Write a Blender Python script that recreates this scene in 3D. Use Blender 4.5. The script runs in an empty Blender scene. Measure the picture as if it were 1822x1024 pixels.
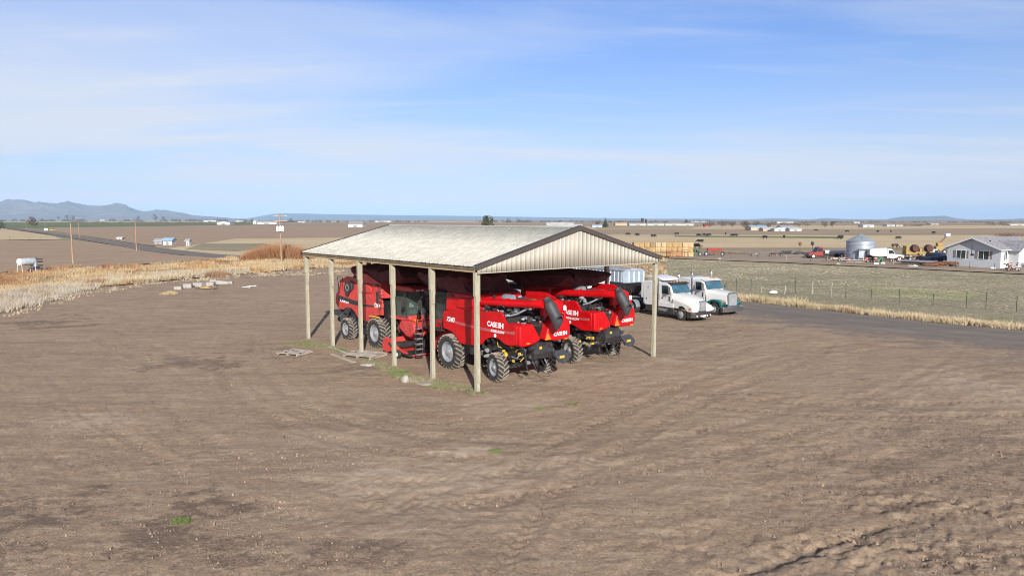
import bpy, bmesh, math, random
import numpy as np
from mathutils import Vector, Matrix, noise as mnoise
R_ = math.radians
scene = bpy.context.scene
COL = scene.collection
# ---------------------------------------------------------------- camera, sky, sun
HCAM = 8.1; PITCH = 0.0975; FPX = 1215.0
cam = bpy.data.cameras.new('camera'); camo = bpy.data.objects.new('camera', cam); COL.objects.link(camo)
camo.location = (0, 0, HCAM); camo.rotation_euler = (math.pi/2-PITCH, 0, 0)
cam.sensor_width = 36; cam.lens = 36*FPX/1822; cam.clip_start = .1; cam.clip_end = 80000
scene.camera = camo
SUN_EL = R_(22.5); SUN_AZ = R_(180-9.5)   # compass direction the light comes from, measured from +Y towards +X
w = bpy.data.worlds.new('World'); scene.world = w; w.use_nodes = True
nt = w.node_tree; bg = nt.nodes['Background']
sky = nt.nodes.new('ShaderNodeTexSky'); sky.sky_type = 'NISHITA'; sky.sun_disc = False
sky.sun_elevation = SUN_EL; sky.sun_rotation = SUN_AZ
sky.air_density = 1.35; sky.dust_density = 0.3; sky.ozone_density = 4.0; sky.altitude = 900
tc = nt.nodes.new('ShaderNodeTexCoord')
def wn(t, **k):
    n = nt.nodes.new(t)
    for a, b in k.items(): setattr(n, a, b)
    return n
sep = wn('ShaderNodeSeparateXYZ'); nt.links.new(tc.outputs['Generated'], sep.inputs[0])
zz = wn('ShaderNodeMath', operation='MAXIMUM'); nt.links.new(sep.outputs[2], zz.inputs[0]); zz.inputs[1].default_value = 0.0
za = wn('ShaderNodeMath', operation='ADD'); nt.links.new(zz.outputs[0], za.inputs[0]); za.inputs[1].default_value = .09
dx = wn('ShaderNodeMath', operation='DIVIDE'); nt.links.new(sep.outputs[0], dx.inputs[0]); nt.links.new(za.outputs[0], dx.inputs[1])
dy = wn('ShaderNodeMath', operation='DIVIDE'); nt.links.new(sep.outputs[1], dy.inputs[0]); nt.links.new(za.outputs[0], dy.inputs[1])
cb = wn('ShaderNodeCombineXYZ'); nt.links.new(dx.outputs[0], cb.inputs[0]); nt.links.new(dy.outputs[0], cb.inputs[1])
def cloudlayer(scl, rot, lo, hi, detail, loc):
    mp = wn('ShaderNodeMapping'); mp.inputs['Scale'].default_value = scl; mp.inputs['Rotation'].default_value = (0, 0, rot); mp.inputs['Location'].default_value = loc
    nt.links.new(cb.outputs[0], mp.inputs[0])
    no = wn('ShaderNodeTexNoise'); no.inputs['Scale'].default_value = 1; no.inputs['Detail'].default_value = detail; no.inputs['Roughness'].default_value = .55; no.inputs['Distortion'].default_value = .5
    nt.links.new(mp.outputs[0], no.inputs['Vector'])
    mr = wn('ShaderNodeMapRange'); mr.interpolation_type = 'SMOOTHSTEP'
    mr.inputs['From Min'].default_value = lo; mr.inputs['From Max'].default_value = hi
    nt.links.new(no.outputs[0], mr.inputs['Value'])
    return mr.outputs[0]
c1 = cloudlayer((.24, .55, 1), R_(30), .34, .68, 8, (3.1, 1.7, 0))
c2 = cloudlayer((.45, 2.8, 1), R_(16), .50, .74, 6, (7, 2.2, 0))
c3 = wn('ShaderNodeMath', operation='MULTIPLY_ADD'); nt.links.new(c2, c3.inputs[0]); c3.inputs[1].default_value = .34; nt.links.new(c1, c3.inputs[2])
c4 = wn('ShaderNodeMath', operation='MULTIPLY'); nt.links.new(c3.outputs[0], c4.inputs[0]); c4.inputs[1].default_value = .60
veil = wn('ShaderNodeMapRange'); veil.interpolation_type = 'SMOOTHSTEP'; nt.links.new(sep.outputs[2], veil.inputs['Value'])
veil.inputs['From Min'].default_value = 0.0; veil.inputs['From Max'].default_value = .34; veil.inputs['To Min'].default_value = .58; veil.inputs['To Max'].default_value = 0
c5 = wn('ShaderNodeMath', operation='ADD'); c5.use_clamp = True; nt.links.new(c4.outputs[0], c5.inputs[0]); nt.links.new(veil.outputs[0], c5.inputs[1]); c4 = c5
mx = wn('ShaderNodeMix', data_type='RGBA'); nt.links.new(c4.outputs[0], mx.inputs[0])
tint = wn('ShaderNodeMix', data_type='RGBA', blend_type='MULTIPLY'); tint.inputs[0].default_value = 1
nt.links.new(sky.outputs[0], tint.inputs[6]); tint.inputs[7].default_value = (.60, .80, 1.25, 1)
nt.links.new(tint.outputs[2], mx.inputs[6]); mx.inputs[7].default_value = (6.1, 6.6, 7.6, 1)
# unseen sky above the view, dimmed and greyed to control the fill light
oh = wn('ShaderNodeMapRange'); oh.interpolation_type = 'SMOOTHSTEP'; nt.links.new(sep.outputs[2], oh.inputs['Value'])
oh.inputs['From Min'].default_value = .33; oh.inputs['From Max'].default_value = .62; oh.inputs['To Min'].default_value = 0; oh.inputs['To Max'].default_value = .9
mo = wn('ShaderNodeMix', data_type='RGBA'); nt.links.new(oh.outputs[0], mo.inputs[0]); nt.links.new(mx.outputs[2], mo.inputs[6]); mo.inputs[7].default_value = (1.5, 1.75, 2.2, 1)
nt.links.new(mo.outputs[2], bg.inputs[0]); bg.inputs[1].default_value = 0.092
sl = bpy.data.lights.new('sun', 'SUN'); sl.energy = 5.0; sl.angle = R_(.53); sl.color = (1, .95, .88)
so = bpy.data.objects.new('sun', sl); COL.objects.link(so)
sdir = Vector((math.sin(SUN_AZ)*math.cos(SUN_EL), math.cos(SUN_AZ)*math.cos(SUN_EL), math.sin(SUN_EL)))
so.rotation_euler = sdir.to_track_quat('Z', 'Y').to_euler(); so.location = (-20, -40, 60)
scene.view_settings.view_transform = 'Standard'; scene.view_settings.look = 'None'
scene.view_settings.exposure = 0.36; scene.view_settings.gamma = 1; scene.view_settings.use_curve_mapping = False
scene.render.engine = 'CYCLES'
scene.cycles.filter_width = .95; scene.cycles.max_bounces = 6; scene.cycles.diffuse_bounces = 3; scene.cycles.volume_bounces = 0; scene.cycles.transparent_max_bounces = 12
# ---------------------------------------------------------------- measuring helpers
KY = 250.0; SLOPE = 0.0026
def terrain(y): return max(0.0, y-KY)*SLOPE
cP, sP = math.cos(PITCH), math.sin(PITCH)
def at(X, Y, z=None):
    """ground point seen at a photograph pixel (or the point at height z)"""
    a = (X-911)/FPX; b = (512-Y)/FPX
    dy = cP+b*sP; dz = -sP+b*cP; m = -dz/dy
    if z is not None: t = (HCAM-z)/m
    else:
        t = HCAM/m if m > 1e-6 else 1e9
        if t > KY or t < 0: t = (HCAM+SLOPE*KY)/max(m+SLOPE, 1e-4)
    return (a/dy*t, t)
def atd(X, Y, d):
    a = (X-911)/FPX; b = (512-Y)/FPX; dy = cP+b*sP; dz = -sP+b*cP
    return (a/dy*d, d, HCAM+dz/dy*d)
# shed frame: corner A, U back along the left side, VV along the front gable
TH = 0.69762
A0 = Vector((-1.676, 31.757, 0)); U = Vector((-math.sin(TH), math.cos(TH), 0)); VV = Vector((math.cos(TH), math.sin(TH), 0))
def uv(u, v, z=0): return A0+U*u+VV*v+Vector((0, 0, z))
# ---------------------------------------------------------------- object helpers
def tag(o, label=None, cat=None, group=None, kind=None):
    if label: o['label'] = label
    if cat: o['category'] = cat
    if group: o['group'] = group
    if kind: o['kind'] = kind
    return o
def thing(name, label, cat, loc=(0, 0, 0), rz=0, group=None):
    o = bpy.data.objects.new(name, None); COL.objects.link(o); o.empty_display_size = .3
    o.location = loc; o.rotation_euler = (0, 0, rz); return tag(o, label, cat, group)
CH = {}
def reg(o, parent):
    o.parent = parent
    if parent is not None: CH.setdefault(parent.name, []).append(o)
def copy_tree(o, parent=None):
    c = o.copy(); COL.objects.link(c)
    if parent is not None: reg(c, parent)
    for ch in CH.get(o.name, []): copy_tree(ch, c)
    return c
class MB:
    def __init__(s): s.v = []; s.f = []; s.m = []
    def add(s, vs, fs, m=0):
        n = len(s.v); s.v += [tuple(p) for p in vs]; s.f += [tuple(i+n for i in f) for f in fs]; s.m += [m]*len(fs); return s
    def box(s, c, d, m=0, rot=None):
        h = Vector(d)/2; P = [Vector((a*h.x, b*h.y, e*h.z)) for a in (-1, 1) for b in (-1, 1) for e in (-1, 1)]
        if rot is not None:
            if isinstance(rot, (int, float)): rot = Matrix.Rotation(rot, 3, 'Z')
            P = [rot @ p for p in P]
        c = Vector(c)
        return s.add([p+c for p in P], [(0, 1, 3, 2), (4, 6, 7, 5), (0, 4, 5, 1), (2, 3, 7, 6), (0, 2, 6, 4), (1, 5, 7, 3)], m)
    def bb(s, x0, x1, y0, y1, z0, z1, m=0): return s.box(((x0+x1)/2, (y0+y1)/2, (z0+z1)/2), (abs(x1-x0), abs(y1-y0), abs(z1-z0)), m)
    def prism(s, pts, a, b, axis='y', m=0, pts2=None):
        """profile pts extruded from a to b along axis; axis y: pts are (x,z); x: (y,z); z: (x,y)"""
        f = {'y': lambda p, t: (p[0], t, p[1]), 'x': lambda p, t: (t, p[0], p[1]), 'z': lambda p, t: (p[0], p[1], t)}[axis]
        n = len(pts); q = pts2 or pts
        vs = [f(p, a) for p in pts]+[f(p, b) for p in q]
        return s.add(vs, [tuple(range(n))[::-1], tuple(range(n, 2*n))]+[(i, (i+1) % n, n+(i+1) % n, n+i) for i in range(n)], m)
    def loft(s, rings, m=0, caps=True, closed=True):
        n = len(rings[0]); vs = [p for r in rings for p in r]; fs = []
        for k in range(len(rings)-1):
            for i in range(n if closed else n-1):
                j = (i+1) % n; fs.append((k*n+i, k*n+j, (k+1)*n+j, (k+1)*n+i))
        if caps: fs += [tuple(range(n))[::-1], tuple(range((len(rings)-1)*n, len(rings)*n))]
        return s.add(vs, fs, m)
    def tube(s, pts, r, n=8, m=0, caps=True):
        pts = [Vector(p) for p in pts]; rs = r if isinstance(r, (list, tuple)) else [r]*len(pts); rings = []
        up = None
        for i, p in enumerate(pts):
            d = (pts[min(i+1, len(pts)-1)]-pts[max(i-1, 0)]).normalized()
            if up is None:
                up = Vector((0, 0, 1)) if abs(d.z) < .9 else Vector((1, 0, 0))
            a = d.cross(up).normalized(); b = a.cross(d).normalized(); up = b
            rings.append([p+(a*math.cos(t)+b*math.sin(t))*rs[i] for t in [2*math.pi*k/n for k in range(n)]])
        return s.loft(rings, m, caps)
    def lathe(s, prof, c=(0, 0, 0), axis='z', n=24, m=0, caps=False):
        c = Vector(c); rings = []
        for r, h in prof:
            ring = []
            for k in range(n):
                t = 2*math.pi*k/n; a, b = r*math.cos(t), r*math.sin(t)
                ring.append(c+Vector({'z': (a, b, h), 'y': (a, h, b), 'x': (h, a, b)}[axis]))
            rings.append(ring)
        return s.loft(rings, m, caps)
    def build(s, name, mats, parent=None, loc=None, rz=None, bevel=0, seg=2, smooth=35, fix=True, label=None):
        me = bpy.data.meshes.new(name)
        me.from_pydata([tuple(v) for v in s.v], [], s.f)
        if not isinstance(mats, (list, tuple)): mats = [mats]
        for mt in mats: me.materials.append(mt)
        if len(mats) > 1: me.polygons.foreach_set('material_index', s.m)
        if fix:
            bm = bmesh.new(); bm.from_mesh(me); bmesh.ops.recalc_face_normals(bm, faces=bm.faces); bm.to_mesh(me); bm.free()
        if smooth:
            me.polygons.foreach_set('use_smooth', [True]*len(me.polygons)); me.set_sharp_from_angle(angle=R_(smooth))
        me.update()
        o = bpy.data.objects.new(name, me); COL.objects.link(o); reg(o, parent)
        if loc is not None: o.location = loc
        if rz is not None: o.rotation_euler = (0, 0, rz)
        if bevel:
            b = o.modifiers.new('bevel', 'BEVEL'); b.width = bevel; b.segments = seg; b.limit_method = 'ANGLE'; b.angle_limit = R_(30); b.harden_normals = False
        if label: o['label'] = label
        return o
# ---------------------------------------------------------------- materials
def nodes(m): 
    m.use_nodes = True; t = m.node_tree; return t, t.nodes['Principled BSDF']
def N(t, ty, **k):
    n = t.nodes.new(ty)
    for a, b in k.items():
        if a in ('operation', 'data_type', 'blend_type', 'noise_dimensions', 'feature', 'interpolation_type', 'attribute_name', 'wave_type', 'bands_direction'): setattr(n, a, b)
        else: n.inputs[a.replace('_', ' ')].default_value = b
    return n
def mixc(t, fac, a, b):
    n = t.nodes.new('ShaderNodeMix'); n.data_type = 'RGBA'
    for s, v in ((0, fac), (6, a), (7, b)):
        if isinstance(v, (int, float)): n.inputs[s].default_value = v
        elif isinstance(v, tuple): n.inputs[s].default_value = (*v[:3], 1)
        else: t.links.new(v, n.inputs[s])
    return n.outputs[2]
def ramp(t, v, lo, hi, a=0., b=1.):
    n = t.nodes.new('ShaderNodeMapRange'); n.interpolation_type = 'SMOOTHSTEP'
    n.inputs['From Min'].default_value = lo; n.inputs['From Max'].default_value = hi; n.inputs['To Min'].default_value = a; n.inputs['To Max'].default_value = b
    t.links.new(v, n.inputs['Value']); return n.outputs[0]
def noi(t, vec, scale, detail=4, rough=.55, dist=0., stretch=None):
    if stretch:
        mp = t.nodes.new('ShaderNodeMapping'); mp.inputs['Scale'].default_value = stretch[:3]
        if len(stretch) > 3: mp.inputs['Rotation'].default_value = (0, 0, stretch[3])
        t.links.new(vec, mp.inputs[0]); vec = mp.outputs[0]
    n = N(t, 'ShaderNodeTexNoise', Scale=scale, Detail=detail, Roughness=rough, Distortion=dist); t.links.new(vec, n.inputs['Vector']); return n.outputs[0]
def math_(t, op, a, b=None):
    n = t.nodes.new('ShaderNodeMath'); n.operation = op
    for i, v in enumerate((a, b)):
        if v is None: continue
        if isinstance(v, (int, float)): n.inputs[i].default_value = v
        else: t.links.new(v, n.inputs[i])
    return n.outputs[0]
def bump(t, p, h, strength, dist):
    b = N(t, 'ShaderNodeBump', Strength=strength, Distance=dist); t.links.new(h, b.inputs['Height']); t.links.new(b.outputs[0], p.inputs['Normal']); return b
def pos(t): return t.nodes.new('ShaderNodeNewGeometry').outputs['Position']
def obc(t): return t.nodes.new('ShaderNodeTexCoord').outputs['Object']
def mat(name, col, rough=.6, metal=0., var=.12, scale=2., dust=0., dustc=(.30, .23, .17), bmp=0., bsc=30, spec=.5, coat=0., tint=None, stretch=None):
    m = bpy.data.materials.new(name); t, p = nodes(m); o = obc(t)
    n = noi(t, o, scale, 5, .6, stretch=stretch)
    a = tuple(c*(1-var) for c in col); b = tuple(min(1, c*(1+var)) for c in (tint or col))
    c = mixc(t, ramp(t, n, .3, .7), a, b)
    if dust:
        n2 = noi(t, o, scale*2.3+.7, 6, .65, .4); f = ramp(t, n2, .38, .75, dust*.15, dust); c = mixc(t, f, c, dustc)
        rr = math_(t, 'ADD', math_(t, 'MULTIPLY', f, .5), rough); t.links.new(rr, p.inputs['Roughness'])
    else: p.inputs['Roughness'].default_value = rough
    t.links.new(c, p.inputs['Base Color'])
    p.inputs['Metallic'].default_value = metal; p.inputs['Specular IOR Level'].default_value = spec; p.inputs['Coat Weight'].default_value = coat
    if bmp: bump(t, p, noi(t, o, bsc, 4, .6), bmp, .02)
    return m
M = {}
M['red'] = mat('red_paint', (.52, .002, .006), .38, var=.16, scale=1.2, dust=.05, dustc=(.28, .12, .09), coat=0, spec=.35)
M['red_old'] = mat('faded_red_paint', (.55, .035, .03), .42, var=.15, scale=1.5, dust=.28, dustc=(.5, .2, .17))
M['black'] = mat('black_paint', (.018, .018, .02), .5, var=.3, scale=3, dust=.18)
M['blackmetal'] = mat('black_steel', (.022, .022, .026), .4, var=.4, scale=4, dust=.12)
M['rubber'] = mat('tyre_rubber', (.024, .023, .023), .85, var=.3, scale=4, dust=.25, dustc=(.15, .125, .10), bmp=.3)
M['lug'] = mat('dusty_lug', (.27, .23, .19), .95, var=.25, scale=5, dust=.3, dustc=(.09, .08, .07))
M['silver'] = mat('rim_silver', (.42, .43, .45), .36, metal=.45, var=.1, dust=.12)
M['chrome'] = mat('chrome', (.75, .76, .78), .16, metal=1, var=.05)
M['steel'] = mat('galvanised', (.38, .42, .46), .45, metal=.6, var=.15, scale=1.5)
M['glass'] = mat('dark_glass', (.03, .045, .05), .06, var=.2, spec=.8)
M['cabint'] = mat('cab_interior', (.05, .055, .055), .7)
M['white'] = mat('white_paint', (.66, .655, .64), .3, var=.04, scale=1, dust=.12, coat=.2)
M['teal'] = mat('teal_paint', (.01, .17, .17), .3, var=.1)
M['yellow'] = mat('yellow_paint', (.62, .42, .03), .5, dust=.3)
M['ochre'] = mat('ochre_paint', (.36, .23, .05), .6, dust=.35)
M['orange'] = mat('orange_reflector', (.85, .22, .02), .35)
M['amber'] = mat('amber_lens', (.8, .3, .02), .2)
M['redlens'] = mat('red_lens', (.5, .01, .01), .2)
M['maroon'] = mat('maroon_canvas', (.105, .016, .022), .8, var=.35, scale=2.5, dust=.06, bmp=.4, bsc=6)
M['decal'] = mat('decal_white', (.82, .82, .82), .5, var=.03)
M['stripe'] = mat('decal_grey', (.42, .10, .10), .45, var=.1)
M['decalblack'] = mat('decal_black', (.03, .03, .035), .5)
M['rust'] = mat('rusty_steel', (.20, .085, .045), .9, var=.45, scale=3, bmp=.3)
M['concrete'] = mat('concrete', (.34, .315, .28), .92, var=.15, scale=3, bmp=.4)
M['dkgreen'] = mat('green_paint', (.03, .16, .06), .5, dust=.2)
M['blue'] = mat('navy_paint', (.015, .03, .09), .3, dust=.08)
M['grey'] = mat('grey_plastic', (.25, .26, .27), .6)
def wood(name, c1, c2, rough=.9, sc=(6, 6, .7)):
    m = bpy.data.materials.new(name); t, p = nodes(m); o = obc(t)
    g = noi(t, o, 2.2, 6, .65, .3, stretch=sc); k = noi(t, o, .9, 3, .5)
    c = mixc(t, ramp(t, g, .3, .7), c1, c2); c = mixc(t, ramp(t, k, .45, .8, 0, .45), c, tuple(x*.62 for x in c1))
    t.links.new(c, p.inputs['Base Color']); p.inputs['Roughness'].default_value = rough; bump(t, p, g, .5, .02); return m
M['post'] = wood('treated_timber', (.30, .275, .195), (.45, .42, .32))
M['greywood'] = wood('weathered_wood', (.30, .26, .22), (.52, .47, .40), sc=(.8, 5, 5))
M['truss'] = wood('truss_timber', (.30, .21, .12), (.42, .32, .19), sc=(1, 1, 5))
M['pole'] = wood('pole_timber', (.30, .19, .11), (.42, .28, .17), sc=(5, 5, .3))
def text_mesh(txt, size, name, m, parent, loc, rot, bold=.0, shear=0., xs=1., ext=.004):
    cu = bpy.data.curves.new('t', 'FONT'); cu.body = txt; cu.size = size; cu.offset = bold; cu.extrude = ext; cu.shear = shear
    cu.align_x = 'CENTER'; cu.align_y = 'CENTER'
    ob = bpy.data.objects.new('t', cu); COL.objects.link(ob)
    bpy.context.view_layer.update()
    me = bpy.data.meshes.new_from_object(ob.evaluated_get(bpy.context.evaluated_depsgraph_get()))
    bpy.data.objects.remove(ob); bpy.data.curves.remove(cu)
    me.materials.clear(); me.materials.append(m); me.name = name
    o = bpy.data.objects.new(name, me); COL.objects.link(o); reg(o, parent); o.location = loc; o.rotation_euler = rot; o.scale = (xs, 1, 1); return o
# ---------------------------------------------------------------- numpy noise
def vnoise(x, y, seed=0):
    xi = np.floor(x).astype(np.int64); yi = np.floor(y).astype(np.int64); fx = x-xi; fy = y-yi
    fx = fx*fx*(3-2*fx); fy = fy*fy*(3-2*fy)
    def h(a, b):
        n = (a*374761393+b*668265263+seed*1442695041) & 0x7fffffff
        n = ((n ^ (n >> 13))*1274126177) & 0x7fffffff
        n = n ^ (n >> 16); return (n & 0xffff)/65535.
    return (h(xi, yi)*(1-fx)+h(xi+1, yi)*fx)*(1-fy)+(h(xi, yi+1)*(1-fx)+h(xi+1, yi+1)*fx)*fy
def fbm(x, y, oct=4, seed=0):
    s = 0; a = 1; t = 0
    for i in range(oct): s = s+a*vnoise(x*2**i, y*2**i, seed+i); t += a; a *= .5
    return s/t
def inpoly(px, py, poly):
    r = np.zeros(px.shape, bool); n = len(poly); j = n-1
    for i in range(n):
        xi, yi = poly[i]; xj, yj = poly[j]
        c = ((yi > py) != (yj > py)) & (px < (xj-xi)*(py-yi)/(yj-yi+1e-12)+xi); r ^= c; j = i
    return r
def pathdist(px, py, pts):
    bd = np.full(px.shape, 1e9); bs = np.zeros(px.shape); sd = np.zeros(px.shape); acc = 0
    for (x0, y0), (x1, y1) in zip(pts[:-1], pts[1:]):
        L = math.hypot(x1-x0, y1-y0)+1e-9; ux, uy = (x1-x0)/L, (y1-y0)/L
        t = np.clip((px-x0)*ux+(py-y0)*uy, 0, L); d = np.hypot(px-x0-ux*t, py-y0-uy*t); s = (px-x0)*(-uy)+(py-y0)*ux
        k = d < bd; bd = np.where(k, d, bd); bs = np.where(k, acc+t, bs); sd = np.where(k, s, sd); acc += L
    return bd, bs, sd
def smooth_path(pts, n=8):
    out = []
    P = [pts[0]]+list(pts)+[pts[-1]]
    for i in range(1, len(P)-2):
        for k in range(n):
            t = k/n; a, b, c, d = [np.array(P[i-1+j], float) for j in range(4)]
            out.append(tuple(.5*((2*b)+(-a+c)*t+(2*a-5*b+4*c-d)*t*t+(-a+3*b-3*c+d)*t**3)))
    out.append(tuple(P[-2])); return out
# ---------------------------------------------------------------- ground materials
def dirt_material():
    m = bpy.data.materials.new('yard_dirt'); t, p = nodes(m); P = pos(t)
    big = noi(t, P, .09, 4, .6, .6); mid = noi(t, P, .6, 6, .65, .8, stretch=(1, 1.5, 1, .3)); fine = noi(t, P, 5, 6, .7); grit = noi(t, P, 28, 4, .7)
    c = mixc(t, ramp(t, mid, .32, .68), (0.309, 0.210, 0.138), (0.442, 0.316, 0.212))
    c = mixc(t, ramp(t, big, .35, .68, 0, .5), c, (0.474, 0.340, 0.231))
    c = mixc(t, ramp(t, fine, .35, .72, 0, .6), c, (0.248, 0.165, 0.109))
    c = mixc(t, ramp(t, grit, .45, .75, 0, .5), c, (0.557, 0.415, 0.286))
    clod = noi(t, P, 3.2, 8, .78, .6, stretch=(1, 1.3, 1)); patch = noi(t, P, .22, 4, .6, .8); vf = noi(t, P, 12, 6, .75)
    c = mixc(t, math_(t, 'MULTIPLY', ramp(t, clod, .53, .62, 0, .8), ramp(t, patch, .42, .62)), c, (0.182, 0.128, 0.093))  # shadows of the clods painted dark into the soil colour
    c = mixc(t, math_(t, 'MULTIPLY', ramp(t, clod, .46, .38, 0, .6), ramp(t, patch, .6, .4, .25, 1)), c, (0.535, 0.420, 0.315))
    c = mixc(t, ramp(t, vf, .53, .62, 0, .85), c, (0.216, 0.155, 0.113))
    c = mixc(t, ramp(t, vf, .44, .34, 0, .6), c, (0.573, 0.462, 0.359))
    st = noi(t, P, 1.0, 6, .62, .5, stretch=(.10, 1.1, 1, -.58)); st2 = noi(t, P, 1.0, 5, .6, .4, stretch=(.35, 2.6, 1, .1))
    c = mixc(t, ramp(t, st, .48, .66, 0, .5), c, (0.235, 0.178, 0.130)); c = mixc(t, ramp(t, st2, .46, .32, 0, .4), c, (0.541, 0.422, 0.300))
    gg = noi(t, P, 34, 3, .7); c = mixc(t, ramp(t, gg, .55, .68, 0, .65), c, (0.153, 0.111, 0.078)); c = mixc(t, ramp(t, gg, .42, .32, 0, .5), c, (0.612, 0.488, 0.357))
    jit = math_(t, 'ADD', math_(t, 'MULTIPLY', math_(t, 'SUBTRACT', clod, .5), 1.6), math_(t, 'MULTIPLY', math_(t, 'SUBTRACT', vf, .5), 1.5))
    def mask(name, lo, hi, k):
        a = t.nodes.new('ShaderNodeAttribute'); a.attribute_name = name; v = a.outputs['Fac']
        return math_(t, 'MULTIPLY', ramp(t, math_(t, 'ADD', v, math_(t, 'MULTIPLY', jit, ramp(t, v, 0, .25))), lo, hi), k)
    c = mixc(t, mask('damp', .14, .85, .7), c, (0.130, 0.094, 0.075))
    c = mixc(t, mask('pale', .2, .8, .7), c, (0.554, 0.438, 0.330))
    c = mixc(t, mask('grey', .1, .9, .9), c, (0.206, 0.170, 0.145))
    for sc, th, cc in ((14., .16, (0.629, 0.547, 0.452)), (23., .2, (0.535, 0.434, 0.349)), (17., .2, (0.096, 0.071, 0.057))):
        v = t.nodes.new('ShaderNodeTexVoronoi'); v.inputs['Scale'].default_value = sc; t.links.new(P, v.inputs['Vector'])
        s = t.nodes.new('ShaderNodeSeparateColor'); t.links.new(v.outputs['Color'], s.inputs[0])
        k = math_(t, 'MULTIPLY', math_(t, 'LESS_THAN', v.outputs['Distance'], th), math_(t, 'GREATER_THAN', s.outputs[0], .9)); c = mixc(t, math_(t, 'MULTIPLY', k, .7), c, cc)
    t.links.new(c, p.inputs['Base Color']); p.inputs['Roughness'].default_value = .95; p.inputs['Specular IOR Level'].default_value = .15
    h = math_(t, 'ADD', math_(t, 'MULTIPLY', fine, .6), math_(t, 'MULTIPLY', grit, .28)); h = math_(t, 'ADD', h, math_(t, 'MULTIPLY', vf, .9))
    bump(t, p, h, .8, .05); return m
def field_material(name, ca, cb_, cc=None, rows=None, sc=.05, fine=1.2, ff=.5, tuft=0.):
    m = bpy.data.materials.new(name); t, p = nodes(m); P = pos(t)
    n1 = noi(t, P, sc, 5, .6, .5, stretch=(.5, 1.6, 1)); n2 = noi(t, P, fine, 5, .7); n3 = noi(t, P, sc*5, 4, .6, .3, stretch=(.5, 1.5, 1))
    c = mixc(t, ramp(t, n1, .35, .65), ca, cb_)
    if cc: c = mixc(t, ramp(t, n3, .45, .72, 0, .8), c, cc)
    c = mixc(t, ramp(t, n2, .35, .7, 0, ff), c, tuple(x*.6 for x in ca))
    if tuft:
        n4 = noi(t, P, 2.6, 3, .6); c = mixc(t, ramp(t, n4, .55, .7, 0, tuft), c, (0.449, 0.360, 0.218))
    if rows:
        mp = t.nodes.new('ShaderNodeMapping'); mp.inputs['Rotation'].default_value = (0, 0, rows[0]); t.links.new(P, mp.inputs[0])
        wv = t.nodes.new('ShaderNodeTexWave'); wv.inputs['Scale'].default_value = rows[1]; wv.inputs['Distortion'].default_value = 2.5; wv.inputs['Detail'].default_value = 3; wv.inputs['Detail Scale'].default_value = .4
        t.links.new(mp.outputs[0], wv.inputs['Vector']); c = mixc(t, math_(t, 'MULTIPLY', wv.outputs['Fac'], rows[2]), c, tuple(x*.6 for x in ca))
    t.links.new(c, p.inputs['Base Color']); p.inputs['Roughness'].default_value = 1; p.inputs['Specular IOR Level'].default_value = .1
    bump(t, p, math_(t, 'ADD', n2, n3), .35, .1); return m
def road_material():
    m = bpy.data.materials.new('road_gravel'); t, p = nodes(m); P = pos(t)
    a = noi(t, P, .5, 5, .65, .3, stretch=(.35, 1, 1, .9)); b = noi(t, P, 9, 5, .75); g = noi(t, P, 40, 3, .7)
    c = mixc(t, ramp(t, a, .35, .7), (0.155, 0.125, 0.102), (0.230, 0.190, 0.155)); c = mixc(t, ramp(t, b, .4, .75, 0, .6), c, (0.299, 0.245, 0.200)); c = mixc(t, ramp(t, g, .5, .75, 0, .5), c, (0.064, 0.055, 0.046))
    at_ = t.nodes.new('ShaderNodeAttribute'); at_.attribute_name = 'wheel'
    c = mixc(t, at_.outputs['Fac'], c, (0.134, 0.115, 0.099))
    t.links.new(c, p.inputs['Base Color']); p.inputs['Roughness'].default_value = .9; bump(t, p, math_(t, 'ADD', b, g), .5, .03); return m
GM = {'pasture': field_material('pasture', (0.310, 0.265, 0.178), (0.417, 0.345, 0.242), (0.225, 0.225, 0.119), sc=.03, fine=2.2, ff=.75, tuft=.6),
      'plough': field_material('ploughed', (0.428, 0.305, 0.209), (0.485, 0.353, 0.244), (0.380, 0.263, 0.174), rows=(0.578, 0.392, 0.357)),
      'tan': field_material('stubble', (0.589, 0.456, 0.283), (0.681, 0.541, 0.342), (0.498, 0.376, 0.228), sc=.03),
      'green': field_material('winter_wheat', (0.149, 0.185, 0.073), (0.203, 0.220, 0.101)),
      'olive': field_material('olive_field', (0.396, 0.320, 0.173), (0.459, 0.370, 0.210), (0.343, 0.270, 0.155)),
      'brown': field_material('bare_field', (0.372, 0.274, 0.187), (0.444, 0.331, 0.227)),
      'farm': field_material('farmyard_dirt', (0.353, 0.268, 0.196), (0.462, 0.360, 0.264), (0.253, 0.211, 0.169)),
      'straw': field_material('dry_grass_ground', (0.449, 0.330, 0.192), (0.535, 0.410, 0.255), (0.321, 0.210, 0.119), sc=.2)}
# ---------------------------------------------------------------- ground sheets
def conform(bm, off):
    bmesh.ops.bisect_plane(bm, geom=bm.verts[:]+bm.edges[:]+bm.faces[:], plane_co=(0, KY, 0), plane_no=(0, 1, 0))
    for v in bm.verts: v.co.z = terrain(v.co.y)+off
def sheet(name, pts, off, m, cut=0):
    me = bpy.data.meshes.new(name); bm = bmesh.new(); f = bm.faces.new([bm.verts.new((x, y, 0)) for x, y in pts])
    bmesh.ops.triangulate(bm, faces=[f]); conform(bm, off); bmesh.ops.recalc_face_normals(bm, faces=bm.faces)
    for f in bm.faces:
        if f.normal.z < 0: f.normal_flip()
    bm.to_mesh(me); bm.free(); me.materials.append(m)
    o = bpy.data.objects.new(name, me); COL.objects.link(o); return tag(o, kind='structure')
sheet('ground', [(-26000, -400), (26000, -400), (26000, 30000), (-26000, 30000)], -.12, GM['pasture'])
def field(name, px, off, m, d=None): return sheet(name, [at(*q) if len(q) == 2 else (q[0], q[1]) for q in px], off, GM[m])
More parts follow.
